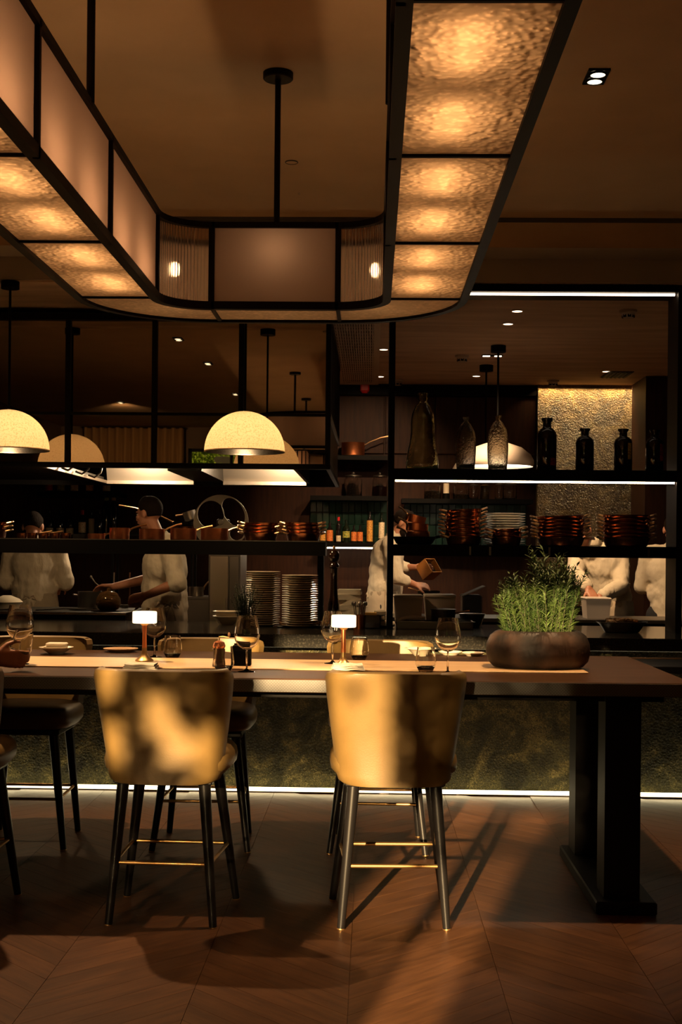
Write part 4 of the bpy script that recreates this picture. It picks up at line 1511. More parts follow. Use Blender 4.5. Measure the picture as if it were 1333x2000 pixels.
def make_tumbler():
    t = thing('tumbler', 'tumbler', 'tumbler')
    o = [(0.030, 0.006), (0.040, 0.024), (0.0445, 0.036), (0.044, 0.05), (0.0365, 0.106)]
    i = [(r - 0.0016, z) for r, z in o][::-1]
    MB().lathe([(0, 0.024), (0.02, 0.024)][:0] + o + i[:-1] + [(0.028, 0.026), (0, 0.024)], 32).build('glass_body', M['glass'], t, smooth=True, sharp=75)
    MB().lathe([(0, 0), (0.025, 0), (0.0285, 0.003), (0.0395, 0.0235), (0.030, 0.0245), (0, 0.0235)], 32).build('dark_base', M['smoke_glass'], t, smooth=True)
    return t


tm_ = Proto(make_tumbler())
for u, v, d in ((337, 1286, 'tumbler with dark base beside the lamp at the dappled stool'), (437, 1312, 'tumbler with dark base in front of the copper grinder'),
                (702, 1290, 'tumbler with dark base beside the lamp at the half lit stool'), (832, 1313, 'tumbler with dark base and a fork standing in it')):
    p = onT(u, v)
    z = RZ if 5.40 < p.y < 5.90 else TT
    tm_(onz(u, v, z), 0, 'clear ' + d, 'tumblers on the table')


def make_lamp():
    t = thing('table_lamp', 'lamp', 'table lamp')
    MB().lathe([(0, 0), (0.040, 0), (0.042, 0.004), (0.036, 0.010), (0.020, 0.022), (0.012, 0.040), (0.0105, 0.06), (0, 0.06)], 28).build('base', M['brass'], t, smooth=True)
    MB().lathe([(0.0105, 0.055), (0.0095, 0.12), (0.0115, 0.168), (0, 0.168)], 20).build('stem', M['copper'], t, smooth=True)
    MB().lathe([(0.014, 0.160), (0.020, 0.168), (0.020, 0.172), (0, 0.172)], 20).build('collar', M['brass'], t, smooth=True)
    MB().lathe([(0, 0.170), (0.052, 0.170), (0.054, 0.173), (0.054, 0.218), (0.052, 0.222), (0, 0.222)], 32).build('shade', M['shade_glow'], t, smooth=True)
    return t


lp = Proto(make_lamp())
for u, v, d in ((282, 1291, 'brass table lamp with glowing drum shade at the dappled stool'), (671, 1301, 'brass table lamp with glowing drum shade at the half lit stool')):
    p = onz(u, v, RZ)
    lp(p, 0, d, 'glowing table lamps')
    point('table_lamp_light', (p.x, p.y, RZ + 0.155), 0.9, color=(1, 0.72, 0.40), radius=0.03)


def napkin(u, v, label, rz=0.0, w=0.07, d=0.05):
    p = onz(u, v, RZ)
    t = thing('folded_napkin', label, 'napkin', (p.x, p.y, RZ if 5.4 < p.y < 5.9 else TT), rz, 'folded napkins on the table')
    for k in range(3):
        mb = MB()
        rows = []
        z0 = 0.002 + k * 0.0075
        n = 10
        ww = w - 0.004 * k
        up, dn = [], []
        for i in range(n + 1):
            x = -ww + 2 * ww * i / n
            zz = z0 + 0.003 * math.sin(i * 1.1 + k) * 0.5
            up.append([Vector((x, -d, zz + 0.006)), Vector((x, d, zz + 0.007))])
            dn.append([Vector((x, d, zz)), Vector((x, -d, zz))])
        rows = [[a[0], a[1], b[0], b[1], a[0]] for a, b in zip(up, dn)]
        mb.grid(rows)
        mb.build('fold', M['linen'], t, smooth=True, sharp=50)
    return t


napkin(276, 1304, 'folded white napkin before the lamp at the dappled stool')
napkin(680, 1308, 'folded white napkin before the lamp at the half lit stool', 0.05)
# bowl with a napkin, wooden plate, white plates along the far edge
p = onT(110, 1277)
t = thing('napkin_bowl', 'small white bowl opposite the guest with a napkin in it', 'bowl', p)
MB().lathe([(0, 0), (0.035, 0), (0.038, 0.004), (0.068, 0.024), (0.082, 0.030), (0.082, 0.033), (0.065, 0.029), (0.034, 0.008), (0, 0.007)], 30).build('body', M['white_china'], t, smooth=True)
t = thing('bowl_napkin', 'folded cream napkin lying in the small white bowl', 'napkin', p + Vector((0, 0, 0.022)))
for k in range(2):
    MB().bbox(-0.055 + 0.01 * k, 0.05, -0.035, 0.035, 0.004 + k * 0.014, 0.018 + k * 0.014, 0.005).build('fold', M['linen'], t)
for u, v, r, m, d in ((236, 1273, 0.085, 'tan_trim', 'round wooden plate near the far table edge by the lamp'), (880, 1279, 0.060, 'white_china', 'white side plate behind the tumbler with the fork'),
                      (925, 1281, 0.056, 'white_china', 'white side plate next to the clay planter')):
    p = onT(u, v)
    q = plate_proto(r, M[m], 'side_plate')
    q.location = p
    tag(q, d, 'plate')
p = onT(822, 1281)
t = thing('tilted_bowl', 'grey bowl with wide rim at the far table edge', 'bowl', p)
MB().lathe([(0, 0), (0.03, 0), (0.033, 0.004), (0.06, 0.03), (0.078, 0.036), (0.078, 0.039), (0.058, 0.034), (0.03, 0.008), (0, 0.007)], 30).build('body', M['white_china'], t, smooth=True)
# fork in the tumbler
p = onz(826, 1312, TT)
t = thing('fork', 'golden fork lying against the tumbler base', 'fork', (p.x, p.y - 0.055, TT))
MB().box(-0.006, 0.006, -0.12, -0.02, 0.002, 0.006).build('handle', M['brass'], t)
for k in range(4):
    MB().box(-0.0105 + k * 0.006, -0.0075 + k * 0.006, -0.02, 0.03, 0.002, 0.006).build('tine', M['brass'], t)
MB().box(-0.011, 0.0112, -0.03, -0.018, 0.002, 0.006).build('neck', M['brass'], t)
t.rotation_euler = (R(62), 0, 0)
t.location.z = TT + 0.0
t.location.y += 0.0
t.rotation_euler = (R(4), 0, 0)
# menu stand and copper grinder
p = onz(473, 1300, RZ)
t = thing('menu_stand', 'dark leather menu stand behind the wine glass', 'stand', (p.x, p.y, RZ))
MB().bbox(-0.040, 0.040, -0.02, 0.02, 0, 0.09, 0.004).build('body', M['black'], t)
MB().box(-0.034, 0.034, -0.012, 0.012, 0.085, 0.097).build('menu_cards', M['table'], t)
p = onz(428, 1302, RZ)
t = thing('pepper_grinder', 'small copper topped pepper grinder with crank behind a tumbler', 'grinder', (p.x, p.y, RZ))
MB().lathe([(0, 0), (0.028, 0), (0.030, 0.004), (0.024, 0.04), (0.026, 0.075), (0.022, 0.08), (0, 0.08)], 24).build('body', M['mill'], t, smooth=True)
MB().lathe([(0.024, 0.08), (0.028, 0.088), (0.022, 0.105), (0.008, 0.112), (0, 0.112)], 24).build('dome', M['copper'], t, smooth=True)
cr = MB().tube([(0, 0, 0.11), (0, 0, 0.128), (0.015, 0, 0.130), (0.042, 0, 0.126)], 0.003, 8).build('crank', M['brass'], t, smooth=True)
MB().ell((0.042, 0, 0.137), (0.006, 0.006, 0.011), 10, 8).build('knob', M['wood_handle'], cr, smooth=True)

# ================================================================== ON THE COUNTER
# pepper mill
p = at(652, 1190, 8.3)
t = thing('pepper_mill', 'very tall dark turned wooden pepper mill on the counter', 'pepper mill', (p.x, 8.3, CT))
hm = at(652, 1066, 8.3).z - CT
MB().lathe(scaled([(0, 0), (0.045, 0), (0.047, 0.02), (0.043, 0.06), (0.046, 0.12), (0.050, 0.20), (0.047, 0.28), (0.036, 0.36), (0.031, 0.46), (0.029, 0.60), (0.031, 0.70), (0.034, 0.72), (0, 0.72)], 0.80, hm), 28).build('body', M['mill'], t, smooth=True)
hd = MB().lathe(scaled([(0.026, 0.72), (0.042, 0.735), (0.044, 0.76), (0.036, 0.775), (0.030, 0.80), (0.040, 0.82), (0.046, 0.86), (0.044, 0.90), (0.030, 0.945), (0.014, 0.958), (0, 0.96)], 0.80, hm), 28).build('head', M['mill'], t, smooth=True)
MB().lathe(scaled([(0.006, 0.955), (0.012, 0.97), (0.012, 0.985), (0.008, 1.0), (0, 1.0)], 0.8, hm), 16).build('nut', M['brass'], hd, smooth=True)
# tray of dark bread pieces
p = onz(590, 1226, CT)
t = thing('food_tray', 'flat dark tray in front of the plate stacks', 'tray', (p.x, p.y + 0.06, CT))
MB().bbox(-0.16, 0.16, -0.06, 0.06, 0.0, 0.010, 0.003).build('body', M['black_iron'], t)
for k in range(34):
    q = MB().ell((0, 0, 0), (random.uniform(0.012, 0.022), random.uniform(0.010, 0.016), random.uniform(0.008, 0.013)), 8, 5).build('roasted_nut_cluster', M['food'], None, smooth=True)
    tx = random.uniform(-0.14, 0.14)
    q.location = (t.location.x + tx, t.location.y + random.uniform(-0.045, 0.045), CT + 0.018 + (0.012 if tx > 0.07 and random.random() < 0.6 else 0))
    q.rotation_euler = (random.random(), random.random(), random.random() * 6)
    tag(q, 'small golden roasted morsel lying on the flat dark tray', 'food', 'roasted morsels on the dark tray')
# stacked folded cloths
p = at(682, 1190, 8.42)
cl = thing('folded_cloth', 'cloth', 'cloth')
mb = MB()
n = 8
for z0, z1, xr in ((0.0, 0.0165, 0.075), (0.0168, 0.0345, 0.071)):      # one half lies on the other, the rounded fold to the side
    h_ = (z1 - z0) / 2
    pts = [(-0.075 - h_ * math.sin(PI * k / n), z0 + h_ - h_ * math.cos(PI * k / n)) for k in range(n + 1)]
    mb.extrude([(xr, z0)] + pts + [(xr, z1)], -0.055, 0.055, Matrix.Rotation(PI / 2, 4, 'X'))
mb.build('fold', M['linen'], cl, smooth=True, sharp=40)
cp_ = Proto(cl)
for k in range(7):
    cp_((p.x + random.uniform(-0.006, 0.006), 8.46, CT + k * 0.0345), 0, 'folded white cloth, %s in the pile beside the pepper mill' % nth(6 - k), 'white cloths piled beside the pepper mill', rot=(0, 0, R(random.uniform(-6, 6))))
# cutlery beaker with spoons
p = onz(704, 1216, CT)
t = thing('cutlery_beaker', 'copper beaker beside the piled white cloths', 'beaker', (p.x, 8.12, CT))
MB().lathe(vessel([(0.036, 0), (0.040, 0.09)], 0.003), 20).build('body', M['copper'], t, smooth=True)
for k in range(8):
    a = 2 * PI * k / 8
    sx, sy = math.cos(a), math.sin(a)
    s_ = thing('spoon', 'small steel spoon standing in the copper beaker', 'spoon', (p.x + sx * 0.018, 8.12 + sy * 0.018, CT + 0.012), 0, 'spoons in the copper beaker')
    MB().tube([(0, 0, 0), (sx * 0.016, sy * 0.016, 0.12), (sx * 0.022, sy * 0.022, 0.135)], 0.003, 6).build('handle', M['steel'], s_, smooth=True)
    MB().ell((sx * 0.024, sy * 0.024, 0.148), (0.009, 0.009, 0.014), 8, 6).build('bowl', M['steel'], s_, smooth=True)
# dark box with yellow slips
p = at(727, 1200, 8.2)
t = thing('wooden_box', 'small dark wooden box with yellow paper slips', 'box', (p.x, 8.22, CT))
MB().box(-0.055, 0.055, -0.04, 0.04, 0, 0.006).box(-0.055, 0.055, -0.04, -0.034, 0, 0.085).box(-0.055, 0.055, 0.034, 0.04, 0, 0.085).box(-0.055, -0.049, -0.04, 0.04, 0, 0.085).box(0.049, 0.055, -0.04, 0.04, 0, 0.085).build('body', M['mill'], t)
M['slip'] = mat('yellow_paper', (0.75, 0.45, 0.12), 0.8)
MB().box(-0.045, 0.03, -0.03, 0.03, 0.006, 0.100).build('paper_slips', M['slip'], t)
# ceramic dishes stacked on a tray
p = onz(722, 1227, CT)
t = thing('serving_tray', 'dark oval tray under the stacked ceramic dishes', 'tray', (p.x, p.y + 0.09, CT))
MB().lathe([(0, 0.0), (0.15, 0.0), (0.165, 0.012), (0.165, 0.016), (0.15, 0.008), (0, 0.008)], 36, sy=0.6).build('body', M['black_iron'], t, smooth=True)
MB().lathe([(0, 0.008), (0.14, 0.008), (0.145, 0.016), (0, 0.02)], 36, sy=0.55).build('white_liner', M['white_china'], t, smooth=True)
dish = thing('ceramic_dish', 'dish', 'dish')
MB().bbox(-0.041, 0.041, -0.035, 0.035, 0, 0.028, 0.004).build('body', M['white_china'], dish)
MB().bbox(-0.030, 0.030, -0.026, 0.026, 0.022, 0.031, 0.004).build('hollow', M['linen'], dish)
dp = Proto(dish)
for c, (u, nn) in enumerate(((684, 2), (712, 2), (742, 3))):
    x = at(u, 1210, t.location.y).x
    for k in range(nn):
        dp((x, t.location.y, CT + 0.018 + k * 0.031), 0, 'grey white square dish, %s of the pile %s' % (['topmost', 'middle', 'lowest'][nn - 1 - k], ['behind the lamp shade', 'in the middle of the tray', 'beside the frame post'][c]), 'square dishes on the oval tray')


# white lidded tubs and other kitchen ware beside the frame post
def tub(u0, u1, v0, v1, Y, label, z=CT, d=0.13):
    x0, x1 = at(u0, v1, Y).x, at(u1, v1, Y).x
    h = at(u0, v0, Y).z - z
    t = thing('food_tub', label, 'tub', ((x0 + x1) / 2, Y, z), 0, 'white food tubs')
    w_ = (x1 - x0) / 2
    mb = MB()
    for_ = [(0.86, 0), (0.93, h * 0.5), (1.0, h * 0.93)]
    rings = []
    for s, zz in for_:
        rings.append([Vector((sx * w_ * s, sy * d * s, zz)) for sx, sy in ((-1, -1), (1, -1), (1, 1), (-1, 1), (-1, -1))])
    mb.grid(rings)
    mb.add(rings[0][:4], [(3, 2, 1, 0)])
    mb.build('body', M['white_plastic'], t)
    MB().bbox(-w_ * 1.03, w_ * 1.03, -d * 1.03, d * 1.03, h * 0.90, h, 0.006).build('lid', M['white_plastic'], t)
    return t


tub(769, 825, 1161, 1210, 8.52, 'white plastic food tub right beside the frame post')
tub(829, 888, 1160, 1200, 8.62, 'white plastic food tub behind the dark round pot')
p = at(866, 1200, 8.32)
t = make_pot('dark_pot', 0.078, 0.12, M['dull_steel'], 0.10, 0.15, 'dark round cooking pot in front of a white tub', 'pot', ang=R(10))
t.location = (p.x, 8.30, CT)
MB().lathe([(0, 0.118), (0.084, 0.118), (0.084, 0.124), (0.02, 0.130), (0, 0.130)], 28).build('lid', M['dull_steel'], t, smooth=True)
p = onz(850, 1229, CT)
t = thing('steel_tray', 'shallow rectangular steel tray on the counter behind the wine glass', 'tray', (p.x, p.y + 0.08, CT))
w_, d_ = 0.245, 0.085
MB().box(-w_, w_, -d_, d_, 0, 0.003).box(-w_, w_, -d_, -d_ + 0.004, 0, 0.05).box(-w_, w_, d_ - 0.004, d_, 0, 0.05).box(-w_, -w_ + 0.004, -d_, d_, 0, 0.05).box(w_ - 0.004, w_, -d_, d_, 0, 0.05).build('body', M['dull_steel'], t)
MB().box(-w_ - 0.01, w_ + 0.01, -d_ - 0.01, -d_ + 0.004, 0.047, 0.050).box(-w_ - 0.01, w_ + 0.01, d_ - 0.004, d_ + 0.01, 0.047, 0.050).build('rim', M['steel'], t)
tl = t.location
t = thing('white_spatula', 'white handled spatula resting across the shallow steel tray', 'spatula', (tl.x - 0.20, tl.y - 0.03, CT + 0.05))
MB().tube([(-0.05, 0, -0.02), (-0.01, 0, 0.012), (0.05, 0, 0.025), (0.14, 0, 0.020)], [0.010, 0.012, 0.012, 0.008], 8).build('handle', M['white_plastic'], t, smooth=True)
p = onz(926, 1226, CT)
t = thing('steel_bowl', 'flared steel mixing bowl beside the herb planter', 'bowl', (p.x, p.y + 0.15, CT))
MB().lathe(vessel([(0.055, 0), (0.062, 0.01), (0.086, 0.082), (0.090, 0.084)], 0.003), 32).build('body', M['steel'], t, smooth=True)
# oval dish of food on the counter
p = onz(1218, 1236, CT)
t = thing('oval_dish', 'wide steel dish heaped with food beside the right post', 'dish', (p.x, p.y + 0.05, CT))
MB().lathe([(0, 0), (0.10, 0), (0.112, 0.006), (0.14, 0.05), (0.162, 0.066), (0.162, 0.069), (0.138, 0.056), (0.105, 0.012), (0, 0.01)], 40, sy=0.7).build('body', M['steel'], t, smooth=True)
MB().lathe([(0.137, 0.055), (0.10, 0.064), (0, 0.068)], 30, sy=0.68).build('sauce', M['food'], t, smooth=True)
dl = t.location
for k in range(26):
    a, rr = random.random() * 2 * PI, math.sqrt(random.random()) * 0.11
    q = MB().ell((0, 0, 0), (random.uniform(0.016, 0.026), random.uniform(0.012, 0.02), random.uniform(0.007, 0.012)), 9, 6).build('cooked_mushroom', M['food'], None, smooth=True)
    q.location = (dl.x + rr * math.cos(a), dl.y + rr * math.sin(a) * 0.65, CT + 0.074 + (0.008 if rr < 0.06 else 0))
    q.rotation_euler = (random.uniform(-0.4, 0.4), random.uniform(-0.4, 0.4), random.random() * 6)
    tag(q, 'pale cooked piece heaped in the wide steel dish', 'food', 'cooked pieces in the steel dish')
# white bowls beside the rosemary
for k in range(2):
    p = onz(440, 1222, CT)
    q = thing('serving_bowl', 'white serving bowl beside the rosemary, %s of two' % ['lower', 'upper'][k], 'bowl', (p.x, 8.42, CT + k * 0.032), 0, 'white bowls beside the rosemary')
    MB().lathe([(0, 0), (0.05, 0), (0.055, 0.006), (0.085, 0.045), (0.096, 0.055), (0.096, 0.058), (0.082, 0.05), (0.05, 0.012), (0, 0.01)], 32).build('body', M['white_china'], q, smooth=True)

# ================================================================== COOKING LINE BEHIND THE COUNTER
IZ = 0.976
ix1 = -1.74
cook = thing('cooking_range', 'long dark cooking range with a bright steel front edge', 'range', (-2.8, 9.0, 0))
MB().box(-4.3 + 2.8, ix1 + 2.8, 0.02, 0.8, 0, IZ - 0.03).build('body', M['black_iron'], cook)
MB().box(-4.3 + 2.8, ix1 + 2.8 + 0.01, 0.0, 0.82, IZ - 0.03, IZ - 0.002).build('hob', M['black_iron'], cook)
MB().cyl((-4.3 + 2.8, -0.005, IZ - 0.014), (ix1 + 2.8 + 0.01, -0.005, IZ - 0.014), 0.014, n=12).build('steel_edge', M['steel'], cook, smooth=True)
for k in range(4):
    x = -0.95 + k * 0.55
    MB().lathe([(0.12, 0), (0.125, 0.006), (0.11, 0.012), (0.10, 0.0)], 28, (x, 0.38, IZ - 0.004)).build('hob_ring', M['dull_steel'], cook, smooth=True)
p = at(213, 1190, 9.3)
t = thing('amber_glass_pot', 'round amber glass pot with lid on the cooking range', 'pot', (p.x, 9.28, IZ))
MB().lathe([(0, 0), (0.055, 0), (0.075, 0.015), (0.092, 0.05), (0.088, 0.09), (0.070, 0.115), (0.066, 0.116), (0.084, 0.088), (0.086, 0.05), (0.07, 0.02), (0, 0.008)], 32).build('body', M['amber_glass'], t, smooth=True)
ld = MB().lathe([(0.072, 0.115), (0.060, 0.130), (0.030, 0.142), (0, 0.145)], 32).build('lid', M['amber_glass'], t, smooth=True)
MB().ell((0, 0, 0.153), (0.014, 0.014, 0.012), 12, 8).build('knob', M['amber_glass'], ld, smooth=True)
MB().lathe([(0, 0.01), (0.066, 0.018), (0.083, 0.05), (0, 0.052)], 24).build('broth', M['water'], t, smooth=True)
p = at(176, 1180, 9.5)
t = make_pot('stock_pot', 0.09, 0.13, M['dull_steel'], 0, 0, 'dark steel stock pot with ring handle behind the amber pot', 'pot')
t.location = (p.x, 9.5, IZ)
MB().tube([(-0.085, 0, 0.10), (-0.115, -0.02, 0.105), (-0.125, 0, 0.106), (-0.115, 0.02, 0.105), (-0.085, 0.0, 0.10)], 0.006, 8).build('ring_handle', M['steel'], t, smooth=True)
for u, v in ((213, 1118), (244, 1118)):
    p = at(u, 1190, 9.62)
    t = thing('ladle', 'steel ladle standing upright behind the amber pot, %s' % ('its tip bare' if u < 230 else 'with wooden handle'), 'ladle', (p.x, 9.62, IZ))
    MB().lathe([(0, 0), (0.028, 0.004), (0.036, 0.03), (0.034, 0.03), (0.026, 0.008), (0, 0.004)], 16).build('cup', M['dull_steel'], t, smooth=True)
    MB().tube([(0.03, 0, 0.025), (0.034, 0, 0.12), (0.036, 0, at(u, v, 9.62).z - IZ)], 0.006, 8).build('handle', M['steel'] if u < 230 else M['wood_handle'], t, smooth=True)
p0 = at(70, 1196, 9.1)
t = thing('long_tongs', 'long steel tongs lying across the cooking range', 'tongs', (p0.x, 9.1, IZ + 0.006))
for s in (-1, 1):
    MB().tube([(0, 0.01 * s, 0.0), (0.2, 0.02 * s + 0.12, 0.008), (0.36, 0.012 * s + 0.22, 0.004)], 0.005, 6).build('arm', M['steel'], t, smooth=True)
p = at(10, 1160, 9.3)
t = thing('cream_cloth_dish', 'cream cloth draped over a dish at the range end', 'cloth', (p.x, 9.35, IZ))
MB().lathe([(0.085, 0), (0.088, 0.012), (0.11, 0.05), (0.115, 0.052), (0.09, 0.075), (0.03, 0.10), (0, 0.10)], 24).build('cloth', M['linen'], t, smooth=True)

# steel cabinet carrying the flywheel slicer
cY = 9.95
cx0, cx1 = at(408, 1100, cY).x, at(470, 1100, cY).x
cab = thing('steel_cabinet', 'tall narrow brushed steel cabinet behind the plate stacks', 'cabinet', ((cx0 + cx1) / 2, cY, 0))
hw = (cx1 - cx0) / 2
MB().box(-hw, hw, 0.0, 0.5, 0, 1.41).build('body', M['dull_steel'], cab)
d1 = MB().bbox(-hw + 0.01, hw * 0.25, -0.018, 0.0, 0.1, 1.38, 0.004).build('door', M['steel'], cab)
MB().cyl((hw * 0.15, -0.03, 0.9), (hw * 0.15, -0.03, 1.05), 0.006).build('handle', M['steel'], d1, smooth=True)
MB().bbox(hw * 0.3, hw - 0.008, -0.014, 0.0, 0.1, 1.38, 0.004).build('door', M['dull_steel'], cab)
low = thing('low_steel_unit', 'low steel kitchen unit behind the chef in profile', 'cabinet', (at(386, 1180, 9.95).x, 9.98, 0))
lw = 24 / F * 9.95
MB().box(-lw, lw - 0.01, 0, 0.45, 0, at(386, 1166, 9.98).z).build('body', M['dull_steel'], low)
MB().bbox(-lw - 0.005, lw - 0.008, -0.012, 0.0, 0.15, at(386, 1170, 9.98).z, 0.004).build('door', M['dull_steel'], low)
zl = at(386, 1166, 9.98).z
t = make_pot('steel_saucepan', 0.06, 0.075, M['steel'], 0.12, 0.9, 'small shiny steel saucepan on the low unit behind the chef', 'saucepan', ang=R(20))
t.location = (low.location.x - 0.035, 10.12, zl)
# slicer with a cream flywheel
wc = at(432, 1020, 10.1)
sl_ = thing('hand_slicer', 'cream enamelled flywheel of a hand slicer standing on the steel cabinet', 'slicer', (wc.x, 10.1, 1.41))
rz_ = wc.z - 1.41


def disc_with_holes(Ro, holes, th):
    cu = bpy.data.curves.new('wheel_outline', 'CURVE')
    cu.dimensions = '2D'
    cu.fill_mode = 'BOTH'
    cu.extrude = th / 2

    def ring(cx, cy, rx, ry, ang=0):
        n = 40
        sp = cu.splines.new('POLY')
        sp.points.add(n - 1)
        for k in range(n):
            a = 2 * PI * k / n
            x, y = rx * math.cos(a), ry * math.sin(a)
            sp.points[k].co = (cx + x * math.cos(ang) - y * math.sin(ang), cy + x * math.sin(ang) + y * math.cos(ang), 0, 1)
        sp.use_cyclic_u = True
    ring(0, 0, Ro, Ro)
    for h_ in holes:
        ring(*h_)
    o = bpy.data.objects.new('tmp', cu)
    C.objects.link(o)
    bpy.context.view_layer.update()
    me = bpy.data.meshes.new_from_object(o.evaluated_get(bpy.context.evaluated_depsgraph_get()))
    bpy.data.objects.remove(o)
    return me


Rw = 54 / F * 10.1
me = disc_with_holes(Rw, [(-0.082, 0.062, 0.106, 0.108, 0), (0.098, 0.082, 0.078, 0.122, R(32)), (0.128, -0.085, 0.060, 0.055, R(30)), (-0.085, -0.135, 0.085, 0.048, R(-30))], 0.02)
me.materials.append(M['cream_iron'])
wo = bpy.data.objects.new('flywheel', me)
C.objects.link(wo)
wo.parent = sl_
wo.location = (0, 0, max(rz_, Rw + 0.005))
wo.rotation_euler = (PI / 2, 0, 0)
MB().cyl((0, -0.03, wo.location.z), (0, 0.14, wo.location.z), 0.022, n=16).build('axle', M['dull_steel'], sl_, smooth=True)
MB().bbox(-0.12, 0.12, 0.09, 0.30, 0, 0.08, 0.01).bbox(-0.05, 0.05, 0.11, 0.2, 0.07, wo.location.z + 0.03, 0.01).build('body', M['black_iron'], sl_)

# small rear rack with steel pans behind the profile chef
RKY = 10.66
rk = thing('pan_rack', 'small black rack of pans behind the chef in profile', 'rack', (at(318, 1040, RKY).x, RKY, 0))
zr_ = at(318, 1042, RKY).z
MB().box(-0.42, 0.28, -0.12, 0.14, zr_ - 0.02, zr_).build('shelf_board', M['black'], rk)
for sx in (-0.4, 0.26):
    for sy in (-0.1, 0.12):
        MB().box(sx - 0.01, sx + 0.01, sy - 0.01, sy + 0.01, 0, zr_).build('leg', M['black'], rk)
rl = rk.location
for k, (dx, r, h, m, d, hl, an) in enumerate(((0.20, 0.115, 0.06, 'copper_dark', 'wide dull copper pan, lowest in the rack pile', 0.0, 0), (0.19, 0.105, 0.04, 'black_iron', 'black iron pan, middle of the rack pile', 0.46, R(180)))):
    q = make_pot('rack_pan', r, h, M[m], hl, 0.30, d, 'pan', ang=an)
    q.location = (rl.x + dx, RKY, zr_ + (0.0, 0.061)[k])
    tag(q, group='pans on the rear rack')
q = make_pot('steel_saucepan', 0.055, 0.075, M['steel'], 0.09, 0.2, 'shiny steel saucepan tipped on top of the rack pile', 'saucepan', ang=R(150))
q.location = (rl.x + 0.24, RKY, zr_ + 0.115)
q.rotation_euler = (0, R(-18), 0)

# second work island on the right side
isl = thing('work_island', 'dark steel work island in front of the standing chefs', 'island', (1.5, 9.3, 0))
MB().box(-1.3, 1.5, 0.03, 0.55, 0, 0.92).build('body', M['black_iron'], isl)
MB().bbox(-1.35, 1.55, 0, 0.58, 0.92, 0.95, 0.004).build('worktop', M['dull_steel'], isl)
tub(1140, 1189, 1166, 1200, 9.5, 'large white box that the leaning chef reaches into', z=0.95, d=0.12)
p = at(925, 1155, 9.55)
t = thing('prep_machine', 'dark steel machine with a raised slanted lid on the island', 'machine', (p.x, 9.58, 0.95))
MB().bbox(-0.085, 0.06, -0.12, 0.12, 0, 0.16, 0.01).build('body', M['black_iron'], t)
MB().box(-0.10, 0.09, -0.12, 0.12, -0.003, 0.003, Matrix.Translation((0, 0, 0.19)) @ Matrix.Rotation(R(-24), 4, 'Y')).build('lid', M['dull_steel'], t)
MB().cyl((-0.08, 0, 0.15), (-0.088, 0, 0.165), 0.012).build('hinge', M['dull_steel'], t)


# ================================================================== PEOPLE
def remeshed(mb, name, m, parent, voxel, smooth=4, bumpy=None):
    o = mb.build(name, m, parent, smooth=True, sharp=False)
    r_ = o.modifiers.new('skin', 'REMESH')
    r_.mode = 'VOXEL'
    r_.voxel_size = voxel
    r_.use_smooth_shade = True
    s_ = o.modifiers.new('soften', 'SMOOTH')
    s_.iterations = smooth
    s_.factor = 0.5
    if bumpy:
        tx = bpy.data.textures.new('folds_' + o.name, 'CLOUDS')
        tx.noise_scale = bumpy[0]
        d_ = o.modifiers.new('folds', 'DISPLACE')
        d_.texture = tx
        d_.strength = bumpy[1]
        d_.mid_level = 0.5
    return o


def hand_prims(mb, wrist, d, palm_n, s=1.0, curl=0.6, side=1):
    """wrist point, hand direction, palm normal; four unequal curled fingers and a thumb from the side of the palm"""
    d = Vector(d).normalized()
    pn = (Vector(palm_n) - d * Vector(palm_n).dot(d)).normalized()
    ac = d.cross(pn) * side           # towards the thumb
    w_ = Vector(wrist)
    for k in range(4):                # palm as four rays
        off = (1.5 - k) * 0.019 * s
        mb.capsule(w_ + ac * off * 0.7 + d * 0.012 * s, w_ + ac * off + d * 0.082 * s, 0.0165 * s, 0.0125 * s, 8, 3)
    tips = []
    for k, L_ in enumerate((0.070, 0.078, 0.072, 0.056)):
        off = (1.5 - k) * 0.0205 * s
        p = w_ + ac * off + d * 0.085 * s
        dd = d.copy()
        for j, f_ in enumerate((0.45, 0.32, 0.23)):
            ang = curl * (0.55 + 0.25 * j)
            ax = ac if side > 0 else -ac
            dd = (dd * math.cos(ang) + pn * math.sin(ang)).normalized()
            pn_k = pn
            q = p + dd * L_ * f_ * s
            mb.capsule(p, q, 0.0094 * s * (1 - 0.08 * j), 0.0088 * s * (1 - 0.10 * j), 8, 3)
            p = q
        tips.append(p)
    b = w_ + ac * 0.026 * s + d * 0.026 * s
    t1 = b + (ac * 0.72 + d * 0.60 + pn * 0.30).normalized() * 0.042 * s
    t2 = t1 + (ac * 0.30 + d * 0.85 + pn * 0.45).normalized() * 0.032 * s
    t3 = t2 + (d * 0.85 + pn * 0.6 - ac * 0.05).normalized() * 0.026 * s
    mb.capsule(b, t1, 0.0145 * s, 0.0118 * s, 8, 3)
    mb.capsule(t1, t2, 0.0112 * s, 0.0100 * s, 8, 3)
    mb.capsule(t2, t3, 0.0098 * s, 0.0082 * s, 8, 3)


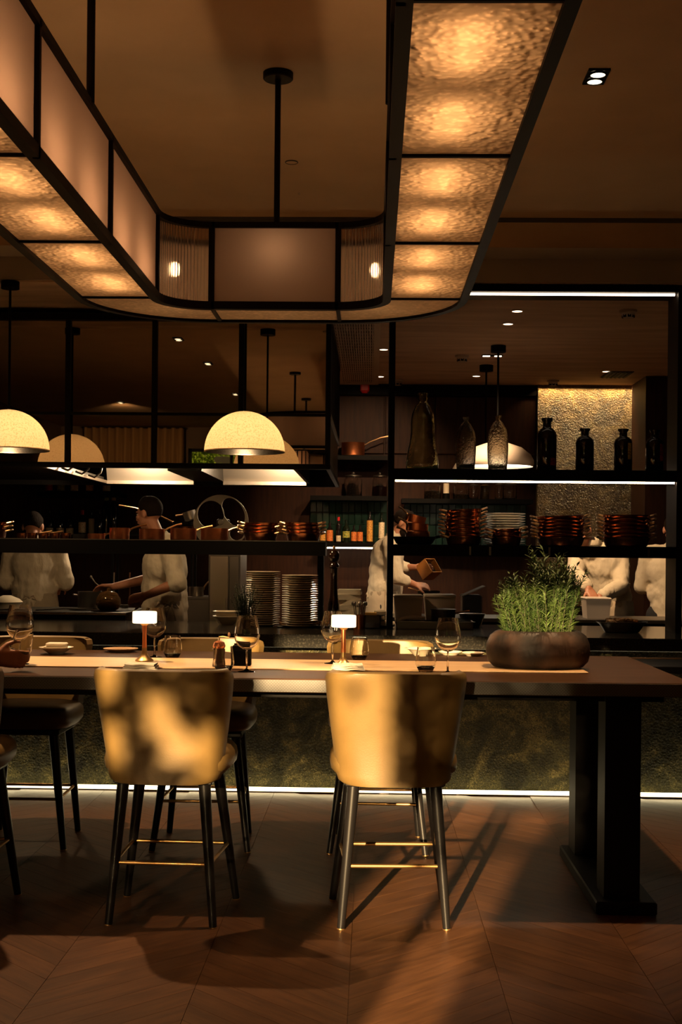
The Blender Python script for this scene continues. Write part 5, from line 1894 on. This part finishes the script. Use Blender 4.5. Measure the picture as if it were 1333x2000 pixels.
def person(label, loc, rotz, P):
    """faces +Y in its own frame; P holds joints in metres above its feet"""
    t = thing('person', label, 'person', loc, rotz)
    V = Vector
    g = lambda k, d: V(P.get(k, d))
    hip = g('hip', (0, 0, 0.94))
    waist = g('waist', (0, 0, 1.08))
    chest = g('chest', (0, 0.0, 1.30))
    neck = g('neck', (0, -0.01, 1.48))
    head = g('head', (0, 0.02, 1.64))
    hx = P.get('head_rot', (0, 0, 0))
    HM = Euler(hx).to_matrix()
    sl_, sr_ = g('sh_l', (-0.185, -0.005, 1.43)), g('sh_r', (0.185, -0.005, 1.43))
    el, er = g('el_l', (-0.25, 0.02, 1.15)), g('el_r', (0.25, 0.02, 1.15))
    wl, wr = g('wr_l', (-0.2, 0.22, 1.05)), g('wr_r', (0.2, 0.22, 1.05))
    legs = P.get('legs', [((-0.10, 0, 0.92), (-0.11, 0.01, 0.50), (-0.11, -0.01, 0.09), (-0.115, 0.14, 0.035)), ((0.10, 0, 0.92), (0.11, 0.01, 0.50), (0.11, -0.01, 0.09), (0.115, 0.14, 0.035))])
    b = MB()
    # trunk
    b.ell(hip, (0.165, 0.115, 0.14), 14, 10)
    b.ell(waist, (0.145, 0.105, 0.14), 14, 10)
    b.ell(chest, (0.165, 0.115, 0.17), 14, 10)
    b.capsule(sl_, sr_, 0.062, 0.062)
    b.capsule(hip, chest, 0.11, 0.11)
    b.capsule(neck - V((0, 0, 0.05)), head - HM @ V((0, 0.01, 0.06)), 0.058, 0.052)
    # head with face
    def he(c, r, n=14, m=10):
        b.ell(head + HM @ V(c), r, n, m, HM)
    he((0, -0.012, 0.030), (0.076, 0.096, 0.092), 18, 14)
    he((0, 0.030, -0.035), (0.060, 0.066, 0.075), 16, 12)
    he((0, 0.055, -0.088), (0.030, 0.032, 0.026))
    he((0, 0.088, 0.022), (0.052, 0.014, 0.012))
    b.capsule(head + HM @ V((0, 0.092, 0.012)), head + HM @ V((0, 0.112, -0.030)), 0.010, 0.016, 8, 3)
    for s in (-1, 1):
        he((s * 0.080, -0.008, -0.008), (0.012, 0.020, 0.032), 10, 8)
        he((s * 0.042, 0.070, -0.02), (0.024, 0.02, 0.02), 10, 8)
        he((s * 0.024, 0.086, -0.058), (0.02, 0.014, 0.009), 10, 8)
    # arms
    for sh, e_, w_ in ((sl_, el, wl), (sr_, er, wr)):
        b.capsule(sh, e_, 0.054, 0.042)
        b.capsule(e_, w_, 0.043, 0.028)
    HD = P.get('hands', {})
    for key, w_, e_, side in (('l', wl, el, -1), ('r', wr, er, 1)):
        d = V(HD.get(key + '_d', (w_ - e_)))
        hand_prims(b, w_, d, HD.get(key + '_n', (0, 0, -1)), 1.0, HD.get(key + '_c', 0.6), HD.get(key + '_s', -side))
    for a, k, an, toe in legs:
        b.capsule(a, k, 0.088, 0.060)
        b.capsule(k, an, 0.058, 0.042)
        b.capsule(V(an) - V((0, 0.04, 0.045)), toe, 0.040, 0.036)
    body = remeshed(b, 'body', M['skin'], t, 0.0075, 3)
    # trousers and shoes
    tr = MB()
    for a, k, an, toe in legs:
        tr.capsule(a, k, 0.105, 0.078)
        tr.capsule(k, V(an) + V((0, 0, 0.0)), 0.076, 0.062)
        tr.capsule(V(an) - V((0, 0.04, 0.043)), toe, 0.046, 0.043)
    tr.ell(hip - V((0, 0, 0.02)), (0.182, 0.132, 0.13))
    remeshed(tr, 'trousers', M['trousers'], t, 0.016, 2)
    # shirt
    m = M[P.get('shirt', 'shirt')]
    sh_ = MB()
    ex = P.get('loose', 0.022)
    sh_.ell(chest, (0.175 + ex, 0.125 + ex, 0.185), 18, 12)
    sh_.ell(waist + V((0, 0, 0.02)), (0.160 + ex, 0.120 + ex, 0.14), 18, 12)
    sh_.capsule(hip + V((0, 0, 0.06)), chest, 0.135 + ex, 0.125 + ex)
    sh_.capsule(sl_, sr_, 0.078, 0.078)
    sh_.capsule(neck - V((0, 0, 0.06)), neck - V((0, 0, 0.005)), 0.095, 0.066)
    if P.get('shirt_long'):
        sh_.capsule(hip - V((0, 0, 0.12)), hip + V((0, 0, 0.06)), 0.165, 0.155)
    for side, s0, e_, w_ in (('l', sl_, el, wl), ('r', sr_, er, wr)):
        f_ = P.get('sleeve', 1.0)
        if f_ <= 1.0:
            tip = s0.lerp(e_, f_)
            sh_.capsule(s0, tip, 0.078, 0.070)
            sh_.capsule(tip - (e_ - s0).normalized() * 0.03, tip, 0.078, 0.076)
        else:
            sh_.capsule(s0, e_, 0.076, 0.066)
            sh_.capsule(e_, e_.lerp(w_, f_ - 1), 0.066, 0.052)
    so = remeshed(sh_, 'shirt', m, t, 0.011, 3, (0.07, 0.020))
    cm = MB()
    cm.lathe([(0.070, -0.012), (0.074, 0.0), (0.070, 0.028), (0.064, 0.026), (0.066, -0.01)], 24, neck + V((0, 0.004, 0.0)))
    cm.build('collar', m, so, smooth=True)
    # apron: wrapped skirt with tied band and bow
    if P.get('apron', True):
        ap = MB()
        rows = []
        n = 44
        for z, rx, ry in ((waist.z - 0.02, 0.176, 0.142), (waist.z - 0.10, 0.190, 0.152), (hip.z - 0.1, 0.212, 0.170), (0.62, 0.222, 0.18), (0.42, 0.225, 0.185)):
            c = waist if z > hip.z else hip
            rows.append([V((c.x + (rx + 0.006 * math.sin(k * 1.7 + z * 9)) * math.cos(2 * PI * k / n), c.y + (ry + 0.006 * math.cos(k * 2.1 + z * 7)) * math.sin(2 * PI * k / n), z)) for k in range(n)])
        rows = [r + [r[0]] for r in rows]
        ap.grid(rows)
        ao = ap.build('apron', M['apron'], t, smooth=True)
        th_ = ao.modifiers.new('thickness', 'SOLIDIFY')
        th_.thickness = 0.004
        bd = MB()
        bd.lathe([(0.181, -0.022), (0.184, 0), (0.181, 0.022), (0.176, 0.022), (0.176, -0.022)], 36, (waist.x, waist.y, waist.z - 0.045), sy=0.82)
        bd.build('waistband', M['apron'], ao, smooth=True)
        ka = P.get('bow', -PI / 2)
        kc = V((waist.x + 0.188 * math.cos(ka), waist.y + 0.156 * math.sin(ka), waist.z - 0.05))
        td = V((-math.sin(ka), math.cos(ka), 0))
        bw = MB()
        bw.ell(kc, (0.016, 0.016, 0.016), 8, 6)
        for s in (-1, 1):
            bw.tube([kc, kc + td * s * 0.035 + V((0, 0, 0.012)), kc + td * s * 0.055 - V((0, 0, 0.02)), kc + td * s * 0.02 - V((0, 0, 0.01))], 0.009, 6)
            bw.tube([kc, kc + td * s * 0.02 - V((0, 0, 0.05)), kc + td * s * 0.035 - V((0, 0, 0.12))], [0.007, 0.010, 0.012], 6)
        bw.build('bow', M['apron'], ao, smooth=True)
    # hair: a close cap open at the face
    ha = MB()
    n, mm = 28, 14
    rows = []
    for j in range(mm + 1):
        ph = PI * j / mm * 0.72
        row = []
        for k in range(n):
            a = 2 * PI * k / n
            x, y, z = math.sin(ph) * math.cos(a), math.sin(ph) * math.sin(a), math.cos(ph)
            lim = -0.15 if y > 0.25 else (-0.9 if y < 0 else -0.35)
            zz = max(z, 0.28 if y > 0.45 else (-0.86 if y < -0.1 else (-0.45 if y < 0.12 else -0.10)))
            row.append(head + HM @ V((x * 0.080, -0.014 + y * 0.099, 0.032 + zz * 0.096 + (0.010 if y > 0.2 and z > 0.2 else 0))))
        rows.append(row + [row[0]])
    ha.grid(rows)
    ho = ha.build('hair', M['hair'], t, smooth=True, sharp=False)
    th_ = ho.modifiers.new('thickness', 'SOLIDIFY')
    th_.thickness = 0.008
    th_.offset = 1
    for s in (-1, 1):
        MB().ell(head + HM @ V((s * 0.032, 0.083, 0.002)), (0.013, 0.008, 0.007), 10, 6, HM).build('eye', M['white_china'], body, smooth=True)
        MB().ell(head + HM @ V((s * 0.034, 0.090, 0.022)), (0.018, 0.007, 0.004), 10, 6, HM).build('eyebrow', M['hair'], body, smooth=True)
    MB().ell(head + HM @ V((0, 0.098, -0.060)), (0.021, 0.007, 0.005), 10, 6, HM).build('mouth', M['red_cloth'], body, smooth=True)
    if P.get('beard'):
        bd = MB()
        bd.ell(head + HM @ V((0, 0.042, -0.068)), (0.062, 0.060, 0.050), 14, 10, HM)
        bd.build('beard', M['hair'], t, smooth=True)
    return t


# chef with back turned, behind the cooking range
p = at(68, 1120, 10.4)
person('chef in white shirt with back turned, standing behind the cooking range', (p.x, 10.4, 0), 0,
       dict(el_l=(-0.245, 0.03, 1.15), el_r=(0.245, 0.03, 1.15), wr_l=(-0.14, 0.25, 1.10), wr_r=(0.14, 0.25, 1.10), sleeve=1.0,
            head=(-0.03, 0.05, 1.60), head_rot=(R(-25), 0, 0), loose=0.030))
# chef in profile, facing along the range, reaching over the amber pot (own +Y points to -X of the room)
p = at(322, 1120, 9.42)
CX = p.x


def loc2(u, v, Y, cx, cy, rz):
    q = at(u, v, Y)
    d = Vector((q.x - cx, q.y - cy, 0))
    d = Matrix.Rotation(-rz, 3, 'Z') @ d
    return (d.x, d.y, q.z)


rz2 = R(90)
L2 = lambda u, v, Y: loc2(u, v, Y, CX, 9.42, rz2)
person('chef in profile with white shirt and beige apron, reaching over the amber pot', (CX, 9.42, 0), rz2,
       dict(sh_l=L2(332, 1062, 9.25), sh_r=L2(318, 1060, 9.60), el_l=L2(346, 1138, 9.16), el_r=L2(300, 1128, 9.66),
            wr_l=L2(284, 1164, 9.12), wr_r=L2(222, 1146, 9.50), sleeve=1.0, neck=L2(314, 1048, 9.42), chest=L2(322, 1105, 9.42), head=L2(292, 1003, 9.40),
            head_rot=(R(-8), 0, R(-28)), waist=(0, -0.01, 1.07), bow=R(205), loose=0.040,
            hands=dict(l_d=Matrix.Rotation(-rz2, 3, 'Z') @ Vector((-1, 0.1, -0.25)), l_n=Matrix.Rotation(-rz2, 3, 'Z') @ Vector((0, 0.8, -0.4)), l_c=0.55,
                       r_d=Matrix.Rotation(-rz2, 3, 'Z') @ Vector((-1, -0.1, -0.05)), r_n=Matrix.Rotation(-rz2, 3, 'Z') @ Vector((0, -0.5, -0.8)), r_c=0.45)))
hp = at(181, 1134, 9.48)
t = thing('small_spoon', 'small steel spoon held by the chef in profile', 'spoon', hp)
MB().tube([(-0.006, 0, 0.02), (0.02, 0, -0.015), (0.045, 0, -0.035)], [0.006, 0.004, 0.004], 8).build('handle', M['steel'], t, smooth=True)
MB().ell((-0.012, 0, 0.028), (0.010, 0.006, 0.012), 10, 8).build('bowl', M['steel'], t, smooth=True)

# bending chef pouring from an amber tub, facing right (own +Y points to +X)
Y3 = 11.7
CX3 = at(752, 1120, Y3).x
rz3 = R(-90)
L3 = lambda u, v, Y: loc2(u, v, Y, CX3, Y3, rz3)
W3 = Matrix.Rotation(-rz3, 3, 'Z')
person('bearded chef in white shirt bending forward behind the frame post, holding an amber tub', (CX3, Y3, 0), rz3,
       dict(neck=L3(768, 1048, Y3), chest=L3(757, 1088, Y3), waist=L3(752, 1150, Y3), head=L3(789, 1022, Y3), sh_l=L3(762, 1064, Y3 + 0.17), sh_r=L3(762, 1064, Y3 - 0.17),
            el_r=L3(776, 1128, Y3 - 0.24), wr_r=L3(812, 1142, Y3 - 0.20), el_l=L3(778, 1108, Y3 + 0.14), wr_l=L3(814, 1108, Y3 + 0.02), sleeve=1.45, beard=True,
            head_rot=(R(-30), 0, R(-12)), loose=0.028,
            hands=dict(l_d=W3 @ Vector((1, 0, 0.0)), l_n=W3 @ Vector((0.2, -0.9, -0.2)), l_c=0.4, r_d=W3 @ Vector((1, 0, -0.1)), r_n=W3 @ Vector((0, 0.6, -0.8)), r_c=0.8)))
tp = at(838, 1112, Y3 + 0.0)
t = thing('amber_tub', 'open amber plastic tub tilted in the bending chef hand', 'tub', tp)
w_, d_, h_ = 0.075, 0.075, 0.065
bx(-w_, w_, -d_, d_, -h_, -h_ + 0.006).build('base', M['amber_tub'], t)
for a in ((-w_, -w_ + 0.006, -d_, d_, -h_, h_), (w_ - 0.006, w_, -d_, d_, -h_, h_), (-w_, w_, -d_, -d_ + 0.006, -h_, h_), (-w_, w_, d_ - 0.006, d_, -h_, h_)):
    bx(*a).build('side_wall', M['amber_tub'], t)
bx(-w_ + 0.007, w_ - 0.007, -d_ + 0.007, d_ - 0.007, -h_ + 0.006, 0.012).build('contents', M['black_iron'], t)
t.rotation_euler = Vector((0.62, -0.52, 0.58)).to_track_quat('Z', 'Y').to_euler()
pp = at(838, 1158, Y3 - 0.15)
t = make_pot('held_pan', 0.10, 0.05, M['black_iron'], 0.10, 0.3, 'black pan under the bending chef hand', 'pan', ang=R(160))
t.location = (pp.x, Y3 - 0.15, pp.z - 0.03)

# leaning chef reaching into the white box
Y4 = 10.12
CX4 = at(1188, 1120, Y4).x
rz4 = R(150)
L4 = lambda u, v, Y: loc2(u, v, Y, CX4, Y4, rz4)
W4 = Matrix.Rotation(-rz4, 3, 'Z')
person('chef in white shirt leaning over the white box behind the frame', (CX4, Y4, 0), rz4,
       dict(neck=L4(1158, 1062, Y4 - 0.08), chest=L4(1176, 1105, Y4 - 0.04), waist=L4(1192, 1168, Y4), head=L4(1134, 1036, Y4 - 0.14), sh_l=L4(1213, 1082, Y4 - 0.05), sh_r=L4(1130, 1088, Y4 + 0.02),
            el_l=L4(1213, 1146, Y4 - 0.22), wr_l=L4(1172, 1166, Y4 - 0.42), el_r=L4(1124, 1120, Y4 - 0.22), wr_r=L4(1150, 1150, Y4 - 0.46), sleeve=1.85,
            head_rot=(R(-35), 0, 0), loose=0.016,
            hands=dict(l_d=W4 @ Vector((-0.6, -0.5, -0.5)), l_n=W4 @ Vector((-0.3, 0, -1)), r_d=W4 @ Vector((0.3, -0.6, -0.6)), r_n=W4 @ Vector((0.2, 0, -1)))))
# chef with back turned beside the right post
Y5 = 10.6
p = at(1312, 1120, Y5)
person('chef in long white jacket with back turned beside the right frame post', (p.x, Y5, 0), R(-8),
       dict(el_l=(-0.235, 0.06, 1.16), el_r=(0.235, 0.06, 1.16), wr_l=(-0.1, 0.28, 1.12), wr_r=(0.1, 0.28, 1.12), sleeve=1.6, head=(0.02, 0.04, 1.63), head_rot=(R(-20), 0, 0), loose=0.034, shirt_long=True, apron=False))

# guest seated on the dim stool, hand on a tumbler
gx_, gy_ = -1.76, 4.97
wr = at(2, 1284, 5.16)
G_ = lambda q: (q.x - gx_, q.y - gy_, q.z)
gs = at(31, 1300, 5.22)
person('seated guest in dark red clothes at the table holding a tumbler', (gx_, gy_, 0), 0,
       dict(hip=(0, 0.0, 0.80), waist=(0, 0.02, 0.95), chest=(-0.01, 0.05, 1.17), neck=(-0.02, 0.06, 1.35), head=(-0.02, 0.09, 1.51), sh_l=(-0.20, 0.06, 1.30), sh_r=(0.15, 0.07, 1.30),
            el_l=(-0.27, 0.10, 1.02), wr_l=(-0.10, 0.26, 0.97), el_r=(0.19, 0.02, 1.00), wr_r=G_(at(-14, 1283, 5.17)), sleeve=1.62, shirt='red_cloth', apron=False, loose=0.004,
            legs=[((-0.09, 0.02, 0.77), (-0.12, 0.40, 0.72), (-0.12, 0.42, 0.32), (-0.12, 0.52, 0.27)), ((0.09, 0.02, 0.77), (0.11, 0.40, 0.72), (0.11, 0.42, 0.32), (0.11, 0.52, 0.27))],
            hands=dict(r_d=Vector((0.85, 0.25, -0.10)), r_n=Vector((-0.15, 1.0, 0.1)), r_c=0.55, r_s=1, l_d=(0.6, 0.6, -0.1), l_n=(0, 0, -1))))
q = tm_(at(36, 1300, 5.235), 0, 'tumbler with dark base tilted in the guest hand', 'tumblers on the table')
q.rotation_euler = (R(0), R(14), 0)
q.location = at(36, 1283, 5.235)

# Where the garden foliage lets the low sun through. The spots are read off the lit patches on the stools
# (pixel boxes on the vertical plane of the stool backs) and followed back along the sun to the tree.
SUN_PLANE = 4.75
SUN_GAPS = [(626, 768, 1280, 1570), (628, 836, 1548, 1840), (830, 956, 1680, 1980), (870, 966, 1566, 1660),
            (450, 612, 1256, 1336), (180, 246, 1296, 1376), (192, 238, 1414, 1490), (300, 345, 1376, 1452), (322, 440, 1432, 1500), (384, 440, 1490, 1546)]
SUN_SPECKS = [(684, 708, 1330, 1372), (352, 376, 1505, 1530)]
CLUMPS = []
_r = random.Random(21)
_g = 0.05
for _i in range(-33, 18):
    for _j in range(-12, 25):
        _x = _i * _g + _r.uniform(-0.008, 0.008)
        _z = _j * _g + _r.uniform(-0.008, 0.008)
        _u = 727 + _x / SUN_PLANE * F
        _v = 1079 + (EYE - _z) / SUN_PLANE * F
        _open = any(a <= _u <= b and c <= _v <= d for a, b, c, d in SUN_GAPS)
        _shut = any(a <= _u <= b and c <= _v <= d for a, b, c, d in SUN_SPECKS)
        if _open and not _shut:
            continue
        CLUMPS.append((_x, SUN_PLANE, _z, (0.030, 0.030)))


# ================================================================== HERBS
def herb(name, label, loc, stems, height, spread, leaf_len, leaf_w, per, m_leaf, rx, ry, seed, pot=None, z0=0.0, lean=0.35, hvar=0.45, prof=None):
    rng = random.Random(seed)
    t = thing(name, label, 'plant', loc)
    ms, ml = MB(), MB()
    for s in range(stems):
        a, q = rng.random() * 2 * PI, math.sqrt(rng.random())
        bx_, by_ = rx * q * math.cos(a), ry * q * math.sin(a)
        tx = bx_ / rx
        hh = height * (1 - hvar * rng.random()) * (prof(tx) if prof else 1)
        dirv = Vector((bx_ / rx * lean + rng.uniform(-0.12, 0.12), by_ / max(ry, 1e-3) * lean * 0.8 + rng.uniform(-0.12, 0.12), 1))
        pts = []
        cv = Vector((rng.uniform(-0.15, 0.15), rng.uniform(-0.15, 0.15), 0))
        for k in range(6):
            f_ = k / 5
            pts.append(Vector((bx_, by_, z0)) + dirv * hh * f_ + cv * hh * f_ * f_)
        ms.tube(pts, [0.0022 * (1 - 0.6 * k / 5) for k in range(6)], 4, cap=False)
        for k in range(per):
            f_ = 0.04 + 0.96 * (k + rng.random()) / per
            i = min(int(f_ * 5), 4)
            p = pts[i].lerp(pts[i + 1], f_ * 5 - i)
            ax = (pts[i + 1] - pts[i]).normalized()
            o = ax.orthogonal().normalized()
            o = Matrix.Rotation(rng.random() * 2 * PI, 3, ax) @ o
            L_ = leaf_len * rng.uniform(0.6, 1.15) * (1.0 - 0.35 * max(0, f_ - 0.8) / 0.2)
            d = (o * rng.uniform(0.6, 1.0) + ax * rng.uniform(0.35, 1.0)).normalized()
            sd = d.cross(ax).normalized()
            w_ = leaf_w * rng.uniform(0.7, 1.2)
            mid = p + d * L_ * 0.45 + ax * L_ * 0.03
            tip = p + d * L_ - Vector((0, 0, L_ * 0.10))
            ml.add([p, mid - sd * w_, tip, mid + sd * w_, mid - ax * w_ * 0.3], [(0, 1, 4), (1, 2, 4), (2, 3, 4), (3, 0, 4)])
    tag(ms.build('stems', M['stem'], t), kind='stuff')
    tag(ml.build('leaves', m_leaf, t), kind='stuff')
    return t


# clay planter with herbs at the table end
p = onz(1050, 1303, RZ)
PLX, PLY = p.x, 5.62
PZ = RZ
t = thing('clay_planter', 'wide dark burnished clay planter at the table end', 'planter', (PLX, PLY, PZ))
prof = [(0.70, 0), (0.86, 0.006), (0.96, 0.03), (1.0, 0.068), (0.985, 0.105), (0.92, 0.140), (0.82, 0.158), (0.76, 0.163), (0.72, 0.160), (0.71, 0.150), (0, 0.146)]
MB().lathe([(0, 0.0)] + [(r * 0.228, z) for r, z in prof[:-1]] + [(0.70 * 0.228, 0.140)], 56, sy=0.66).build('bowl', M['planter'], t, smooth=True)
MB().lathe([(0.166, 0.143), (0.08, 0.150), (0, 0.152)], 40, sy=0.66).build('soil', M['soil'], t, smooth=True)
herb('herb_plant', 'bushy bright green tarragon herb growing from the clay planter', (PLX, PLY, PZ + 0.14), 210, 0.40, 0.2, 0.046, 0.0042, 44, M['needle'],
     0.150, 0.098, 11, lean=0.16, hvar=0.50, prof=lambda s: 0.62 + 0.30 * math.exp(-((s - 0.30) / 0.45) ** 2) + 0.06 * math.sin(s * 9))
# pot of rosemary on the counter
p = onz(466, 1237, CT)
rp = (p.x, 7.98, CT)
t = thing('herb_pot', 'small dark pot holding the rosemary on the counter', 'pot', rp)
MB().lathe([(0, 0), (0.04, 0), (0.045, 0.004), (0.052, 0.055), (0.052, 0.06), (0.047, 0.06), (0.044, 0.05), (0, 0.048)], 24).build('body', M['black_iron'], t, smooth=True)
herb('rosemary', 'dark green rosemary sprigs beside the tall plate stack', (rp[0], rp[1], CT + 0.045), 46, 0.25, 0.1, 0.026, 0.0018, 60, M['needle_dark'], 0.042, 0.042, 5, lean=0.22)

# ================================================================== WINDOW SIDE: CURTAINS AND TREE
def curtain(x0, x1, label, z0=0.03, z1=DC - 0.03, y=YW + 0.14):
    mb = MB()
    n = int((x1 - x0) / 0.018)
    rows = []
    for z in (z0, 1.2, 2.4, z1):
        rows.append([Vector((x0 + (x1 - x0) * k / n, y + 0.045 * math.sin(k * 0.9) + 0.015 * math.sin(k * 0.37 + z), z)) for k in range(n + 1)])
    mb.grid(rows)
    t = thing('curtain', label, 'curtain', ((x0 + x1) / 2, y, 0), 0, 'ochre curtains by the window')
    o = mb.build('fabric', M['curtain'], t, smooth=True, origin=t.location)
    sm = o.modifiers.new('thickness', 'SOLIDIFY')
    sm.thickness = 0.004
    MB().cyl((x0 - 0.03, y, z1 + 0.004), (x1 + 0.03, y, z1 + 0.004), 0.012).build('rail', M['black'], t, smooth=True, origin=t.location)
    return t


curtain(-4.6, -3.0, 'ochre pleated curtain hanging beside the window')
lm, nt, b = new_mat('tree_leaf')
b.inputs['Base Color'].default_value = (0.10, 0.22, 0.03, 1)
b.inputs['Roughness'].default_value = 0.5
tr = nt.nodes.new('ShaderNodeBsdfTranslucent')
tr.inputs[0].default_value = (0.30, 0.50, 0.05, 1)
mxn = nt.nodes.new('ShaderNodeMixShader')
mxn.inputs[0].default_value = 0.5
nt.links.new(b.outputs[0], mxn.inputs[1])
nt.links.new(tr.outputs[0], mxn.inputs[2])
nt.links.new(mxn.outputs[0], nt.nodes['Material Output'].inputs[0])
M['leaf'] = lm
M['bark'] = mat('tree_bark', (0.06, 0.04, 0.025), 0.9, bump=0.6, bscale=20)


def leafy(mb, c, r, n, rng, size=0.06):
    for k in range(n):
        d = Vector((rng.gauss(0, 1), rng.gauss(0, 1), rng.gauss(0, 1))).normalized() * r[0] * rng.random() ** 0.4
        p = Vector(c) + Vector((d.x, d.y * r[1] / r[0], d.z * r[2] / r[0]))
        a = Vector((rng.gauss(0, 1), rng.gauss(0, 1), rng.gauss(0, 1))).normalized()
        b_ = a.orthogonal().normalized()
        s = size * rng.uniform(0.7, 1.3)
        mb.add([p - a * s, p + b_ * s * 0.5, p + a * s, p - b_ * s * 0.5], [(0, 1, 2, 3)])


rng = random.Random(3)
YT = -5.2                       # the tree stands outside; its clumps lie where the sun is broken up


def sunpos(X, Y, z, yt=YT):     # follow the sun back from a point in the room to the plane of the tree
    return Vector((X - SUN_DX * (Y - yt), yt, z + SUN_DZ * (Y - yt)))


t = thing('garden_tree', 'leafy green tree outside the window', 'tree', (-4.4, YT - 0.6, 0))
mbl = MB()
for X, Y, z, r in CLUMPS:
    leafy(mbl, sunpos(X, Y, z), (r[0], 0.06, r[1]), 40, rng, 0.020)
for k in range(26):             # the rest of the crown, higher up and behind
    leafy(mbl, (-2.9 + rng.uniform(-1.6, 1.6), YT - 1.2 + rng.uniform(-0.6, 0.3), 4.6 + rng.uniform(-0.5, 1.2)), (0.5, 0.5, 0.4), 220, rng, 0.07)
tag(mbl.build('foliage', M['leaf'], t, origin=t.location), kind='stuff')
MB().tube([(-4.4, YT - 0.9, 0), (-4.45, YT - 0.9, 1.5), (-4.35, YT - 0.8, 3.0), (-4.4, YT - 0.8, 4.6)], [0.11, 0.10, 0.08, 0.05], 10).build('trunk', M['bark'], t, smooth=True, origin=t.location)
for k in range(7):
    e = Vector((-4.4 + rng.uniform(-0.9, 1.6), YT + rng.uniform(-0.3, 0.3), rng.uniform(4.0, 4.9)))
    MB().tube([(-4.38, YT - 0.82, 3.2 + 0.18 * k), (-4.38 + (e.x + 4.38) * 0.5, YT - 0.4, e.z - 0.1), e], [0.035, 0.022, 0.01], 6).build('branch', M['bark'], t, smooth=True, origin=t.location)
struct('ground', bx(-14, 10, -22, YW - 0.15, -0.3, -0.05), mat('garden_ground', (0.06, 0.07, 0.03), 0.95))
